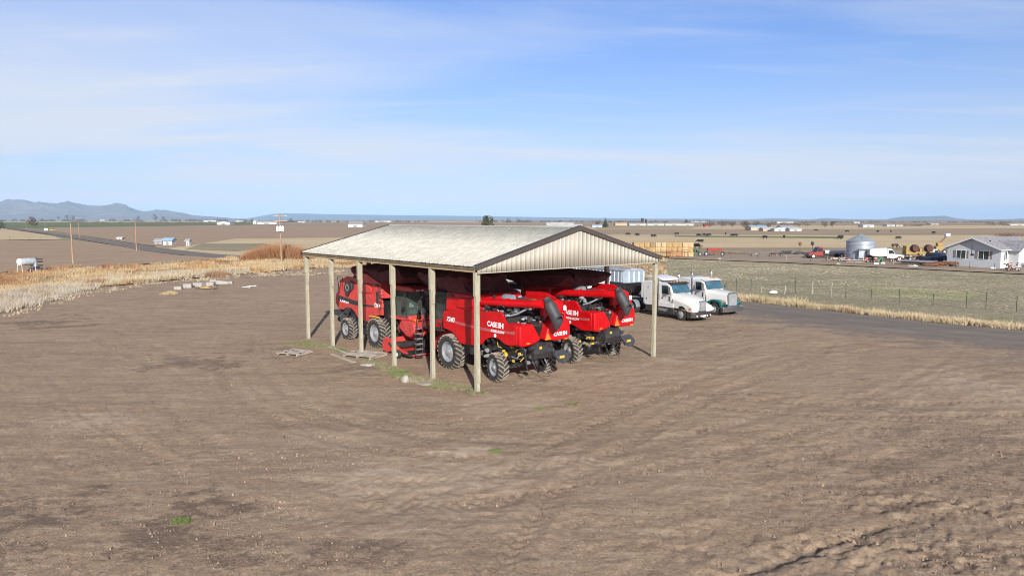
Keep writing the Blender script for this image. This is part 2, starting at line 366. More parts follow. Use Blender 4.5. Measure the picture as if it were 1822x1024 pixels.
# right side stripes (pixel rows of the photograph turned into ground distances)
field('tan_field', [(640, 441), (1185, 441), (1822, 441), (2300, 441), (2300, 417), (1500, 418), (1000, 416), (640, 419)], .0, 'tan')
field('bare_field', [(900, 417.5), (2300, 416), (2300, 406.5), (1400, 408), (900, 408)], .04, 'brown')
field('green_strip', [(1200, 421), (1500, 424), (1500, 421), (1200, 419)], .02, 'green')
field('stubble_field', [(900, 407.8), (1300, 408), (2400, 406), (2400, 398), (1300, 400), (900, 403)], .08, 'tan')
field('olive_field', [(1060, 407), (1230, 407), (1240, 403.5), (1060, 403)], .16, 'olive')
field('far_field', [(900, 402.5), (2500, 398), (2500, 393.6), (900, 393.6)], .3, 'brown')
field('farmyard', [(1190, 459), (1400, 467), (1822, 487), (2100, 500), (2300, 470), (1700, 448), (1300, 443), (1190, 447)], .02, 'farm')
# left side
field('ploughed_field', [(-400, 520), (0, 484), (120, 476), (260, 472), (400, 470), (420, 463), (330, 451), (130, 427), (0, 427.5), (-400, 429)], .0, 'plough')
field('tan_field', [(-400, 428.5), (0, 427), (112, 425.5), (95, 420), (30, 410), (0, 406), (-400, 405)], .05, 'tan')
field('ploughed_field', [(100, 412), (300, 441), (420, 424), (760, 421), (760, 401), (480, 399.5), (240, 402.5), (85, 404.5)], .05, 'plough')
field('tan_field', [(250, 441), (420, 460), (800, 470), (800, 420), (430, 423)], .0, 'tan')
field('grazed_patch', [(330, 443), (420, 447), (500, 440), (470, 433), (360, 433)], .04, 'pasture')
field('green_field', [(0, 404.5), (60, 405), (300, 402), (500, 398.5), (500, 396), (0, 394.8), (-400, 394.8), (-400, 404.5)], .15, 'green')
field('stubble_field', [(-400, 394.7), (500, 395.7), (900, 396), (900, 393.5), (-400, 393)], .35, 'tan')
field('bare_field', [(480, 400), (900, 402), (900, 396), (500, 396)], .25, 'plough')
# dirt yard: a fan grid, finer near the camera
yard_edge = [(-60, 4), (60, 4), (62, 25), at(1822, 592), at(1560, 566), at(1310, 540), (8, 84), (-8, 100), (-30, 118), at(560, 476), at(440, 487), at(330, 497), at(240, 505), at(160, 512), at(120, 524), at(60, 530), at(0, 545), (-60, 60)]
def make_yard():
    ny, nx = 620, 840
    ys = 5.5*np.exp(np.linspace(0, math.log(130/5.5), ny)); ts = np.linspace(-1.15, 1.15, nx)
    T, Y = np.meshgrid(ts, ys); X = T*Y
    rough = (fbm(X*1.3, Y*1.3, 5, 3)-.5)
    z = rough*.05+(fbm(X*.12, Y*.12, 3, 9)-.5)*.05+(fbm(X*5, Y*5, 3, 19)-.5)*.05
    damp = np.zeros_like(X); pale = np.zeros_like(X); grey = np.zeros_like(X)
    n1 = fbm(X*.55, Y*.9, 5, 21); n2 = fbm(X*2.4, Y*3.2, 4, 31)
    for (cx, cy, rx, ry, s) in [(200, 915, 220, 55, .85), (110, 890, 160, 30, .6), (290, 850, 120, 40, .6), (400, 640, 150, 22, .7), (60, 575, 120, 14, .8), (20, 1000, 120, 30, .5), (440, 980, 90, 30, .6),
                            (640, 1000, 120, 40, .7), (860, 900, 180, 40, .45), (1000, 960, 200, 60, .35), (1700, 780, 200, 90, .5), (1560, 850, 260, 50, .5), (1240, 590, 90, 20, .5), (1450, 640, 160, 20, .35), (720, 740, 90, 18, .45), (950, 790, 120, 20, .35), (500, 760, 120, 30, .3), (560, 685, 60, 12, .35), (300, 640, 150, 8, .4), (650, 655, 90, 10, .6), (1750, 960, 200, 70, .4)]:
        a = at(cx, cy); b = at(cx+rx, cy); c = at(cx, cy-ry)
        e = np.exp(-(((X-a[0])/(b[0]-a[0]))**2+((Y-a[1])/(c[1]-a[1]))**2))
        damp = np.maximum(damp, s*.85*np.clip((e*1.1+(n1-.5)*3.4+(n2-.5)*2.0-.5)*1.5, 0, 1)*np.clip(e*3, 0, 1))
    damp = np.maximum(damp, np.clip((n1-.56)*2.2+(n2-.5)*.9, 0, .34))
    for (cx, cy, rx, ry, s) in [(820, 803, 60, 14, .8), (690, 842, 70, 12, .7), (760, 850, 260, 60, .5), (560, 780, 200, 30, .4), (1000, 830, 160, 30, .4), (1450, 690, 18, 5, .6), (160, 745, 160, 18, .5), (560, 700, 260, 30, .35), (1100, 660, 220, 30, .4), (760, 920, 260, 50, .35), (1450, 1000, 300, 40, .35), (1760, 690, 120, 40, .5), (1150, 860, 160, 30, .3), (1000, 665, 170, 26, .5), (1180, 640, 60, 10, .5), (900, 715, 200, 26, .45), (560, 930, 120, 40, .3)]:
        a = at(cx, cy); b = at(cx+rx, cy); c = at(cx, cy-ry)
        e = np.exp(-(((X-a[0])/(b[0]-a[0]))**2+((Y-a[1])/(c[1]-a[1]))**2))
        pale = np.maximum(pale, s*np.clip((e*1.2+(n2-.5)*1.5-.4)*1.4, 0, 1))
    # vehicle tracks: (pixel polyline, half width, cross-tread strength, dark, rut depth)
    tr = [([(1230, 1050), (1330, 1006), (1420, 980), (1520, 955), (1640, 925), (1822, 893), (2000, 870)], .32, 1.6, .9, .09),
          ([(1300, 1040), (1420, 1010), (1560, 968), (1700, 940), (1860, 915)], .28, .8, .2, .025),
          ([(100, 680), (150, 730), (210, 770), (290, 812), (330, 860)], .22, .8, -.25, .02),
          ([(0, 775), (60, 768), (130, 752), (180, 740)], .15, .3, -.4, .02),
          ([(1090, 700), (1200, 706), (1330, 712), (1420, 702)], .26, 1., .3, .03),
          ([(1150, 800), (1280, 770), (1420, 735), (1560, 700), (1680, 640), (1740, 600)], .25, .7, .2, .02),
          ([(1050, 935), (1150, 905), (1260, 870), (1400, 830), (1540, 780), (1700, 690)], .5, .4, .35, .03),
          ([(960, 1000), (1100, 965), (1260, 915), (1450, 858), (1650, 790), (1822, 740)], .5, .4, .35, .03),
          ([(1200, 955), (1330, 925), (1500, 880), (1640, 850), (1822, 800)], .28, .8, .15, .02),
          ([(820, 880), (860, 905), (900, 935), (925, 965)], .3, 1., -.2, .025),
          ([(840, 870), (930, 845), (1010, 815), (1100, 790), (1200, 775), (1400, 760)], .2, .6, .2, .02),
          ([(690, 910), (730, 925), (780, 915), (850, 900)], .2, .4, .25, .02),
          ([(600, 800), (760, 790), (900, 800), (1010, 780)], .3, .3, -.2, .02),
          ([(330, 700), (420, 690), (520, 660), (600, 650)], .3, .3, .25, .02),
          ([(540, 720), (600, 760), (640, 820), (650, 900)], .25, .6, -.15, .02),
          ([(950, 740), (1080, 720), (1250, 700), (1400, 660), (1480, 610)], .3, .5, .15, .02),
          ([(0, 880), (120, 860), (260, 845), (380, 850)], .3, .5, .15, .02),
          ([(560, 1010), (640, 965), (730, 955), (820, 960), (900, 980)], .22, .5, .3, .03)]
    lanes = [[(1900, 640), (1700, 665), (1500, 720), (1250, 790), (980, 850), (700, 880), (420, 860), (150, 800)],
             [(1900, 700), (1650, 740), (1400, 810), (1150, 880), (900, 960), (760, 1040)],
             [(1840, 610), (1600, 610), (1400, 640), (1230, 700), (1090, 770), (940, 860), (800, 1030)],
             [(1500, 590), (1330, 610), (1200, 650), (1060, 680), (900, 720), (700, 740), (450, 700), (250, 620), (120, 560)],
             [(980, 660), (1000, 720), (960, 800), (840, 880), (640, 960), (430, 1040)],
             [(1050, 640), (1150, 690), (1330, 720), (1560, 730), (1900, 720)],
             [(330, 520), (250, 600), (240, 700), (330, 800), (520, 880), (800, 920), (1100, 900), (1400, 840), (1900, 760)],
             [(560, 500), (460, 560), (430, 640), (500, 720), (680, 780), (900, 800)],
             [(0, 620), (200, 600), (400, 570), (560, 520)], [(0, 700), (180, 690), (380, 660), (540, 640)], [(0, 960), (200, 940), (420, 960), (600, 1040)], [(1900, 850), (1600, 900), (1300, 990), (1200, 1040)]]
    for i, ln in enumerate(lanes):
        wp = smooth_path([at(*q) for q in ln], 6)
        for off in (-1.0, 1.0):
            pp = []
            for j, q in enumerate(wp):
                a = wp[max(j-1, 0)]; b = wp[min(j+1, len(wp)-1)]; l = math.hypot(b[0]-a[0], b[1]-a[1])+1e-9; pp.append((q[0]+(b[1]-a[1])/l*off, q[1]-(b[0]-a[0])/l*off))
            tr.append((pp, .30, .9, (.6, -.5, .45)[(i+(off > 0)) % 3], .022))
    for px, hw, tread, dark, dep in tr:
        pts = smooth_path([at(*q) for q in px], 6) if not isinstance(px[0][0], float) else px
        d, s, sd = pathdist(X, Y, pts)
        brk = np.clip((vnoise(s*.22, s*0+len(px)*1.7+hw, 5)-.3)*3, 0, 1)
        prof = np.exp(-(d/hw)**2)*brk
        tp = np.sin((s+np.abs(sd)*.8)*2*math.pi/.42)
        z += -dep*prof+prof*tp*.022*tread+np.exp(-((d-hw*1.9)/(hw*.5))**2)*dep*.6*brk*(.5+fbm(X*5, Y*5, 2, 8))
        if dark > 0: damp = np.maximum(damp, dark*prof*np.clip(.55+.4*tp*tread+(n2-.5), 0, 1))
        else: pale = np.maximum(pale, -dark*prof*np.clip(.6+.4*tp*tread+(n2-.5), 0, 1))
    d, s, sd = pathdist(X, Y, smooth_path([at(1260, 1040), at(1360, 1005), at(1460, 972), at(1560, 938), at(1620, 925)], 6))
    k = np.exp(-(d/.11)**2)*np.clip(vnoise(s*2, s*0, 2)*1.6, 0, 1); z -= k*.10; damp = np.maximum(damp, k)
    # churned clods lower right
    for cx, cy, rx, ry, am in ((1600, 985, 5.5, 1.4, .2), (1680, 900, 3.5, .8, .22), (1430, 790, 1.6, .5, .12), (1240, 765, 1.4, .4, .1), (1560, 880, 1.5, .4, .14), (1340, 700, 2., .35, .1), (1280, 820, .8, .3, .1)):
        a = at(cx, cy); e = np.exp(-(((X-a[0])/rx)**2+((Y-a[1])/ry)**2)); q = fbm(X*4, Y*4, 4, 77)-.5; z += e*q*am; damp = np.maximum(damp, e*np.clip(-q*5, 0, .8))
    # grey gravel towards the road on the right
    d, s, sd = pathdist(X, Y, road_pts)
    grey = np.clip(1.25-(d-3.6)/5.0+(n1-.5)*1.6+(n2-.5)*.8, 0, 1)*(X > 5)*.85
    a = at(1822, 640); grey = np.maximum(grey, .5*np.clip(1.2-np.hypot((X-a[0])/6, (Y-a[1])/5), 0, 1)*(n1+.3))
    flat = np.clip((d-3.5)/2, 0, 1); z = np.maximum(z*flat, -.10)
    n = ny*nx; co = np.stack([X, Y, z], -1).reshape(-1, 3)
    idx = np.arange(n).reshape(ny, nx); q = np.stack([idx[:-1, :-1], idx[:-1, 1:], idx[1:, 1:], idx[1:, :-1]], -1).reshape(-1, 4)
    cx = co[q].mean(1); keep = inpoly(cx[:, 0]+(fbm(cx[:, 0]*.7, cx[:, 1]*.7, 3, 4)-.5)*3, cx[:, 1]+(fbm(cx[:, 0]*.9, cx[:, 1]*.9, 3, 14)-.5)*3, yard_edge); q = q[keep]
    used = np.unique(q); rm = np.full(n, -1); rm[used] = np.arange(len(used)); q = rm[q]; co = co[used]
    me = bpy.data.meshes.new('yard'); me.vertices.add(len(co)); me.vertices.foreach_set('co', co.ravel())
    me.loops.add(q.size); me.loops.foreach_set('vertex_index', q.ravel().astype(np.int32)); me.polygons.add(len(q))
    me.polygons.foreach_set('loop_start', np.arange(0, q.size, 4, dtype=np.int32)); me.polygons.foreach_set('loop_total', np.full(len(q), 4, np.int32))
    me.polygons.foreach_set('use_smooth', np.ones(len(q), bool)); me.update(calc_edges=True)
    for nm, arr in (('damp', damp), ('pale', pale), ('grey', grey)):
        at_ = me.attributes.new(nm, 'FLOAT', 'POINT'); at_.data.foreach_set('value', arr.ravel()[used].astype(np.float32))
    me.materials.append(dirt_material()); o = bpy.data.objects.new('dirt_yard', me); COL.objects.link(o); tag(o, kind='structure')
road_pts = smooth_path([(75, -5), (52, 24), (38.5, 43.5), (30.5, 52.5), (22.3, 64), (9, 81), (-9, 101), at(560, 468), at(400, 456.5), at(300, 447), at(200, 431.8), at(120, 419.5), at(50, 410.5), at(0, 404.5), at(-80, 399.5)], 8)
def make_road():
    vs = []; fs = []; wl = []; cols = [-3.9, -2.6, -1.9, -1.2, -.5, .5, 1.2, 1.9, 2.6, 3.9]; ww = [0, .1, .8, .8, .1, .1, .8, .8, .1, 0]
    pts = road_pts; n = len(cols); L = 0; far = []
    dense = []
    for a, b in zip(pts[:-1], pts[1:]):
        k = max(1, int(math.hypot(b[0]-a[0], b[1]-a[1])/2.0)) if a[1] < 200 else 1
        for i in range(k): dense.append((a[0]+(b[0]-a[0])*i/k, a[1]+(b[1]-a[1])*i/k))
    pts = dense+[pts[-1]]
    for i, p in enumerate(pts):
        a = pts[max(i-1, 0)]; b = pts[min(i+1, len(pts)-1)]; dx, dy = b[0]-a[0], b[1]-a[1]; l = math.hypot(dx, dy); nx_, ny_ = dy/l, -dx/l
        for c, wv in zip(cols, ww):
            j = (vnoise(np.array([i*.7]), np.array([c]), 3)[0]-.5)*.7 if abs(c) > 3 else 0
            k = c*(1.0 if p[1] < 90 else 1.0)+j
            x, y = p[0]+nx_*k, p[1]+ny_*k; vs.append((x, y, terrain(y)+((.03 if abs(c) < 3 else .004) if y < 160 else .11 if y < 400 else .3))); wl.append(wv*.6)
    for i in range(len(pts)-1):
        for j in range(n-1): fs.append((i*n+j, i*n+j+1, (i+1)*n+j+1, (i+1)*n+j))
    me = bpy.data.meshes.new('road'); me.from_pydata(vs, [], fs); a = me.attributes.new('wheel', 'FLOAT', 'POINT'); a.data.foreach_set('value', wl)
    me.materials.append(road_material()); me.flip_normals() if me.polygons[0].normal.z < 0 else None
    o = bpy.data.objects.new('road', me); COL.objects.link(o); tag(o, kind='structure')
make_yard(); make_road()
# ---------------------------------------------------------------- grass generator
def attr_mat(name, rough=.9, trans=.25):
    m = bpy.data.materials.new(name); t, p = nodes(m); a = t.nodes.new('ShaderNodeAttribute'); a.attribute_name = 'tint'
    t.links.new(a.outputs['Color'], p.inputs['Base Color']); p.inputs['Roughness'].default_value = rough; p.inputs['Specular IOR Level'].default_value = .15
    return m
M['blade'] = attr_mat('grass_blades'); M['leaf'] = attr_mat('foliage_leaves')
rng = np.random.default_rng(5)
def tri_mesh(name, V, C, m, parent=None):
    """V (n,3,3) triangles, C (n,3) colours"""
    n = len(V); me = bpy.data.meshes.new(name); me.vertices.add(n*3); me.vertices.foreach_set('co', V.reshape(-1).astype(np.float32))
    me.loops.add(n*3); me.loops.foreach_set('vertex_index', np.arange(n*3, dtype=np.int32)); me.polygons.add(n)
    me.polygons.foreach_set('loop_start', np.arange(0, n*3, 3, dtype=np.int32)); me.polygons.foreach_set('loop_total', np.full(n, 3, np.int32)); me.update(calc_edges=True)
    a = me.attributes.new('tint', 'FLOAT_COLOR', 'POINT'); c4 = np.ones((n*3, 4), np.float32); c4[:, :3] = np.repeat(C, 3, 0); a.data.foreach_set('color', c4.ravel())
    me.materials.append(m); o = bpy.data.objects.new(name, me); COL.objects.link(o); reg(o, parent); return o
def tufts(P, H, nb, width, spread, cols, lean=(0, 0)):
    """P (n,2|3) tuft positions, H (n) heights -> blade triangles"""
    n = len(P); P3 = np.zeros((n, 3)); P3[:, :P.shape[1]] = P
    base = np.repeat(P3, nb, 0); h = np.repeat(H, nb)*rng.uniform(.45, 1.1, n*nb)
    ang = rng.uniform(0, 2*np.pi, n*nb); r = spread*np.sqrt(rng.uniform(0, 1, n*nb))*np.repeat(H, nb)
    base[:, 0] += np.cos(ang)*r*.6; base[:, 1] += np.sin(ang)*r*.6
    tip = base.copy(); o = rng.uniform(.1, .6, n*nb)*h; tip[:, 0] += np.cos(ang)*o+lean[0]*h; tip[:, 1] += np.sin(ang)*o+lean[1]*h; tip[:, 2] += h
    wd = np.repeat(width if np.ndim(width) else np.full(n, width), nb)*rng.uniform(.6, 1.3, n*nb); a2 = rng.uniform(0, np.pi, n*nb)
    w3 = np.stack([np.cos(a2)*wd, np.sin(a2)*wd*.5, np.zeros(n*nb)], 1)
    V = np.stack([base-w3, base+w3, tip], 1)
    C = np.repeat(cols, nb, 0)*rng.uniform(.72, 1.22, (n*nb, 1)); return V, np.clip(C, 0, 1)
def scatter(poly, n, seed=0, clump=.0, csc=.3):
    r = np.random.default_rng(seed); xs = [p[0] for p in poly]; ys = [p[1] for p in poly]; out = np.zeros((0, 2))
    while len(out) < n:
        q = np.stack([r.uniform(min(xs), max(xs), n*2), r.uniform(min(ys), max(ys), n*2)], 1); q = q[inpoly(q[:, 0], q[:, 1], poly)]
        if clump: q = q[fbm(q[:, 0]*csc, q[:, 1]*csc, 3, seed+7)+r.uniform(-.15, .15, len(q)) > clump]
        out = np.concatenate([out, q])
    return out[:n]
def pal(P, cols, sc, seed, jitter=.25):
    f = np.clip((fbm(P[:, 0]*sc, P[:, 1]*sc, 3, seed)-.25)/.5+rng.uniform(-jitter, jitter, len(P)), 0, .999)*(len(cols)-1)
    i = f.astype(int); t = (f-i)[:, None]; c = np.array(cols); return c[i]*(1-t)+c[i+1]*t
DRY = [(.26, .15, .09), (.38, .22, .12), (.50, .37, .21), (.34, .28, .2), (.56, .46, .31), (.46, .36, .22), (.52, .33, .16), (.24, .15, .1)]
# the wild dry grass band on the left
band = [at(-300, 590), at(-100, 560), at(0, 545), at(60, 528), at(120, 522), at(160, 511), at(240, 504), at(330, 495), at(440, 486), at(560, 476), at(640, 477), at(640, 466), at(560, 463), at(470, 455), at(400, 460), at(300, 472), at(180, 474), at(100, 478), at(0, 486), at(-300, 505)]
sheet('dry_grass_ground', band, .012, GM['straw'])
P = scatter(band, 7800, 3, .40, .22); H = .15+1.5*fbm(P[:, 0]*.3, P[:, 1]*.3, 4, 50)**2.0
d_ = P[:, 1]; V1, C1 = tufts(P, H, 12, .022*np.clip(d_/55, 1, 2.4), .9, pal(P, DRY, .11, 60, .18), (.12, -.1))
P = scatter([at(175, 509), at(300, 497), at(440, 487), at(440, 480), at(300, 486), at(190, 496)], 900, 8, .40); V2, C2 = tufts(P, .4+.5*rng.uniform(0, 1, len(P)), 12, .035, 1., pal(P, [(.42, .38, .31), (.55, .48, .34), (.48, .42, .32)], .3, 9), (.1, -.1))
P = scatter([at(-40, 566), at(60, 545), at(135, 524), at(180, 510), at(120, 506), at(0, 524), at(-60, 536)], 1100, 18, .45, .5); V3, C3 = tufts(P, .3+.55*rng.uniform(0, 1, len(P)), 16, .028, 1.1, pal(P, [(.25, .21, .17), (.42, .37, .30), (.52, .46, .37), (.33, .25, .18)], .4, 19))
P = scatter([at(-40, 575), at(70, 553), at(140, 531), at(240, 512), at(440, 493), at(620, 488), at(620, 478), at(440, 486), at(240, 504), at(120, 520), at(-40, 550)], 420, 28, .5, .6); V4, C4 = tufts(P, .12+.25*rng.uniform(0, 1, len(P)), 10, .025, 1.5, pal(P, [(.4, .33, .24), (.52, .42, .29)], .4, 29))
V2 = np.concatenate([V2, V3, V4]); C2 = np.concatenate([C2, C3, C4])
o = tri_mesh('dry_grass', np.concatenate([V1, V2]), np.concatenate([C1*np.array([1.0, .96, .9]), C2]), M['blade']); tag(o, 'tangled straw coloured dry grass and weeds along the left edge of the yard', 'dry grass', kind='stuff')
# verge along the right road
vg = []
for (x, y), (x2, y2) in zip(road_pts[:-1], road_pts[1:]):
    if 20 < y < 125 and x > -30:
        l = math.hypot(x2-x, y2-y); nx_, ny_ = (y2-y)/l, -(x2-x)/l
        for k in range(int(l*(34 if y < 80 else 18))):
            t = rng.uniform(); o_ = 4.1+abs(rng.normal(0, .8)); vg.append((x+(x2-x)*t+nx_*o_, y+(y2-y)*t+ny_*o_)) if vnoise(np.array([(x+(x2-x)*t)*.8]), np.array([y*.8]), 4)[0] > .28 or rng.uniform() < .4 else None
P = np.array(vg); H = .22+1.0*fbm(P[:, 0]*.5, P[:, 1]*.5, 3, 5)**1.3; V, C = tufts(P, H, 14, .026, .9, pal(P, [(.42, .33, .19), (.58, .48, .31), (.50, .38, .25), (.36, .25, .15)], .5, 3), (.05, 0))
o = tri_mesh('verge_grass', V, C, M['blade']); tag(o, 'tall pale dry grass along the far edge of the gravel road', 'dry grass', kind='stuff')
# thin tufts over the pasture
pz = [at(1300, 530), at(1560, 550), at(1822, 576), at(2300, 620), at(2300, 480), at(1822, 489), at(1400, 468), at(1185, 459), at(1185, 500)]
P = scatter(pz, 26000, 12, .30, .35); V, C = tufts(P, .03+.06*rng.uniform(0, 1, len(P))**2, 6, .02*np.clip(P[:, 1]/80, .7, 1.6), 2.6, pal(P, [(.19, .2, .1), (.3, .28, .19), (.46, .41, .3), (.27, .26, .17), (.52, .46, .34)], .12, 31, .5))
o = tri_mesh('pasture_grass', V, C, M['blade']); o.location.z = -.115; pz2 = scatter([at(1440, 521), at(1560, 525), at(1720, 534), at(1760, 520), at(1600, 509), at(1450, 508)], 1500, 91, .4, .15); V9, C9 = tufts(pz2, np.full(len(pz2), .07), 8, .03, 2.4, pal(pz2, [(.16, .2, .09), (.24, .26, .14), (.36, .33, .22)], .3, 5, .4)); o9 = tri_mesh('pasture_grass', V9, C9, M['blade']); o9.location.z = -.115; tag(o9, 'faint greener patch of grass in the pasture behind the fence', 'grass', kind='stuff'); tag(o, 'short grey green grazed grass over the pasture beyond the road', 'grass', kind='stuff')
P = scatter([at(1185, 460), at(1000, 440), at(620, 440), at(620, 470), at(870, 462), at(1185, 500)], 4000, 13, .36, .12); V, C = tufts(P, np.full(len(P), .45), 9, .06, 1.2, pal(P, DRY, .12, 31, .4))
o = tri_mesh('dry_grass', V, C, M['blade']); tag(o, 'dry grass beyond the road behind the machinery shed', 'dry grass', kind='stuff')
# green weeds by the left posts
gp = [at(505, 612), at(560, 618), at(620, 628), at(660, 648), at(700, 672), at(770, 690), at(845, 702), at(868, 700), at(850, 688), at(780, 676), at(735, 668), at(705, 652), at(640, 634), at(590, 614), at(545, 606)]
P = scatter(gp, 1700, 22, .44, .8); V, C = tufts(P, np.full(len(P), .09), 12, .011, 1.9, pal(P, [(.10, .14, .05), (.15, .20, .065), (.28, .24, .15), (.09, .12, .045), (.33, .28, .19)], .5, 2, .3))
P = np.concatenate([scatter([at(305, 922), at(340, 922), at(335, 930), at(308, 932)], 50, 1), scatter([at(950, 726), at(968, 726), at(966, 731), at(952, 731)], 25, 1), scatter([at(1004, 716), at(1030, 716), at(1034, 722), at(1008, 722)], 25, 2), scatter([at(870, 800), at(890, 798), at(892, 806), at(874, 806)], 25, 2)])
V2, C2 = tufts(P, np.full(len(P), .07), 8, .012, 2., pal(P, [(.1, .14, .05), (.17, .22, .07)], 1, 2))
o = tri_mesh('weeds', np.concatenate([V, V2]), np.concatenate([C, C2]), M['blade']); tag(o, 'low green weeds growing in the dirt beside the shed posts', 'weeds', kind='stuff')
# ---------------------------------------------------------------- machinery shed
SL_, SW, EZ, RZ_ = 19.57, 13.453, 6.02, 7.79
def ribbed(name, m, col, parent, quad, n, up, h=.035, rw=.07):
    """ribbed sheet: quad = (a0, a1, b0, b1): ribs run from a-edge to b-edge; n ribs; b may be a function of t"""
    mb = MB(); A, B = quad; ts = []
    for k in range(n):
        c = (k+.5)/n; w_ = rw/2
        ts += [((k)/n, 0), (c-w_/n*3.2, 0), (c-w_/n*1.6, h), (c+w_/n*1.6, h), (c+w_/n*3.2, 0)]
    ts.append((1, 0)); ra = [A(t)+up*z for t, z in ts]; rb = [B(t)+up*z for t, z in ts]
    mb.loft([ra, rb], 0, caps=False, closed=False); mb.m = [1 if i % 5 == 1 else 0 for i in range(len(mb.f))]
    o = mb.build(name, [m, M['ribshadedirt'] if m is M['roof'] else M['ribgable']], parent, smooth=20, fix=False); s = o.modifiers.new('thick', 'SOLIDIFY'); s.thickness = .004; return o
shed = thing('machinery_shed', 'open sided machinery shed with pale ribbed metal roof on tall timber posts', 'shed')
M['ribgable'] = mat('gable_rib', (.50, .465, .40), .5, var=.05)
M['ribshadedirt'] = mat('shaded_dusty_rib', (.46, .445, .385), .6, var=.2)  # one side of each rib darker: shadow line and dirt in the colour
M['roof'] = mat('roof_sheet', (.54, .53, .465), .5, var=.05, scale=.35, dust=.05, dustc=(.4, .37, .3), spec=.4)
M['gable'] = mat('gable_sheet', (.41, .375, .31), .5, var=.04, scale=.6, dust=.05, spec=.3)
M['trim'] = mat('dark_trim', (.075, .06, .055), .5, var=.1)
ov = .12; zE = EZ-.02
def roofpt(u, v): return uv(u, v, EZ+(RZ_-EZ)*(1-abs(v-SW/2)/(SW/2)))
for side in (0, 1):
    v0 = -.14 if side == 0 else SW+.14; up = Vector((0, 0, 1))
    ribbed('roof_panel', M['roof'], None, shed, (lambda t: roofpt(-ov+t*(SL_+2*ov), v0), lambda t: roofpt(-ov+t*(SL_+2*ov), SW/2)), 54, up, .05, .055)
mb = MB(); 
for s in (-1, 1):
    a, b = roofpt(-ov, SW/2)+Vector((0, 0, .05)), roofpt(SL_+ov, SW/2)+Vector((0, 0, .05)); e = VV*s*.16+Vector((0, 0, -.045))
    mb.add([a, b, b+e, a+e, a+e+Vector((0, 0, -.02)), b+e+Vector((0, 0, -.02))], [(0, 1, 2, 3), (3, 2, 5, 4)])
mb.build('ridge_cap', M['roof'], shed, fix=False)
zb = 5.68
for u_, nm in ((-.10, 'f'), (SL_+.10, 'b')):
    topf = lambda t: roofpt(u_, t*SW)+Vector((0, 0, -.03)); botf = lambda t: uv(u_, t*SW, zb)
    nn = U*(-1 if nm == 'f' else 1)
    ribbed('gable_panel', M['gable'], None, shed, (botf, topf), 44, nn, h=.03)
    for side in (0, 1):
        v0 = -.16 if side == 0 else SW+.16
        p, q = roofpt(u_, v0), roofpt(u_, SW/2); off = nn*.075; thick = nn*.03; mb = MB()
        ring = lambda c: [c+off+Vector((0, 0, .075)), c+off+thick+Vector((0, 0, .075)), c+off+thick+Vector((0, 0, -.16)), c+off+Vector((0, 0, -.16))]
        mb.loft([ring(p), ring(q)]); mb.build('rake_trim', M['trim'], shed, smooth=0)
        mb = MB(); ring = lambda c: [c+nn*.105+Vector((0, 0, .08)), c-nn*.09+Vector((0, 0, .08)), c-nn*.09+Vector((0, 0, .055)), c+nn*.105+Vector((0, 0, .055))]
        mb.loft([ring(p), ring(q)]); mb.build('rake_trim', M['trim'], shed, smooth=0)
    mb = MB(); c = uv(u_, SW/2, zb); mb.box(c+nn*.02, (.06, SW+.02, .04), rot=TH-math.pi/2); mb.build('gable_edge', M['gable'], shed, smooth=0)
for v0 in (-.16, SW+.16):
    mb = MB(); z0 = roofpt(0, v0).z; mb.box(uv(SL_/2, v0, z0-.05), (.02, SL_+.24, .05), rot=TH); mb.build('eave_trim', M['trim'], shed, smooth=0)
PST = [(u_*SL_/5, 0) for u_ in range(6)]+[(u_*SL_/5, SW) for u_ in range(6)]+[(SL_, SW*.36), (SL_, SW*.7)]
rnd = random.Random(3)
for i, (u_, v_) in enumerate(PST):
    v1 = v_+(.11 if v_ == 0 else -.11 if v_ == SW else 0); u1 = u_+(.1 if u_ == 0 else -.1 if u_ > SL_-.1 else 0)
    mb = MB(); c = uv(u1, v1); mb.box((0, 0, 2.86), (.2, .2, 5.72)); lean = (rnd.uniform(-.004, .004), rnd.uniform(-.004, .004))
    o = mb.build('post', M['post'], shed, bevel=.012, smooth=0); o.location = c; o.rotation_euler = (lean[0], lean[1], TH)
    sb = [(.103, .145, -.09, .09, 4.35, 5.72), (-.145, -.103, -.09, .09, 4.6, 5.72)]
    if v_ == 0: sb.append((-.09, .09, -.145, -.103, rnd.uniform(.2, .9) if u_ == 0 else 3.9, 2.0 if u_ == 0 else 5.6))
    for q in sb: mb = MB(); mb.bb(*q); o = mb.build('splice_board', M['post'], shed, smooth=0); o.location = c; o.rotation_euler = (lean[0], lean[1], TH)
for v_ in (.11, SW-.11):
    for dv in (-.125, .125):
        mb = MB(); mb.box(uv(SL_/2, v_+dv, 5.82), (.038, SL_, .24), rot=TH); mb.build('header_beam', M['truss'], shed, smooth=0)
for k in range(6):
    u1 = min(max(k*SL_/5, .14), SL_-.14); mb = MB()
    def beam(v0, z0, v1, z1, h=.13, th=.04):
        p, q = uv(u1, v0, z0), uv(u1, v1, z1); a = U*th/2; b = Vector((0, 0, h/2)); mb.loft([[p+a+b, p-a+b, p-a-b, p+a-b], [q+a+b, q-a+b, q-a-b, q+a-b]])
    rz = lambda v: EZ-.16+(RZ_-EZ)*(1-abs(v-SW/2)/(SW/2)); beam(.2, 5.75, SW-.2, 5.75, .14); beam(0, rz(0), SW/2, rz(SW/2)); beam(SW, rz(SW), SW/2, rz(SW/2))
    for a, b in ((2.2, 3.4), (4.6, 3.4), (4.6, SW/2), (SW-2.2, SW-3.4), (SW-4.6, SW-3.4), (SW-4.6, SW/2)): beam(a, 5.8, b, rz(b)-.05, .09)
    mb.build('roof_truss', M['truss'], shed, smooth=0)
mb = MB()
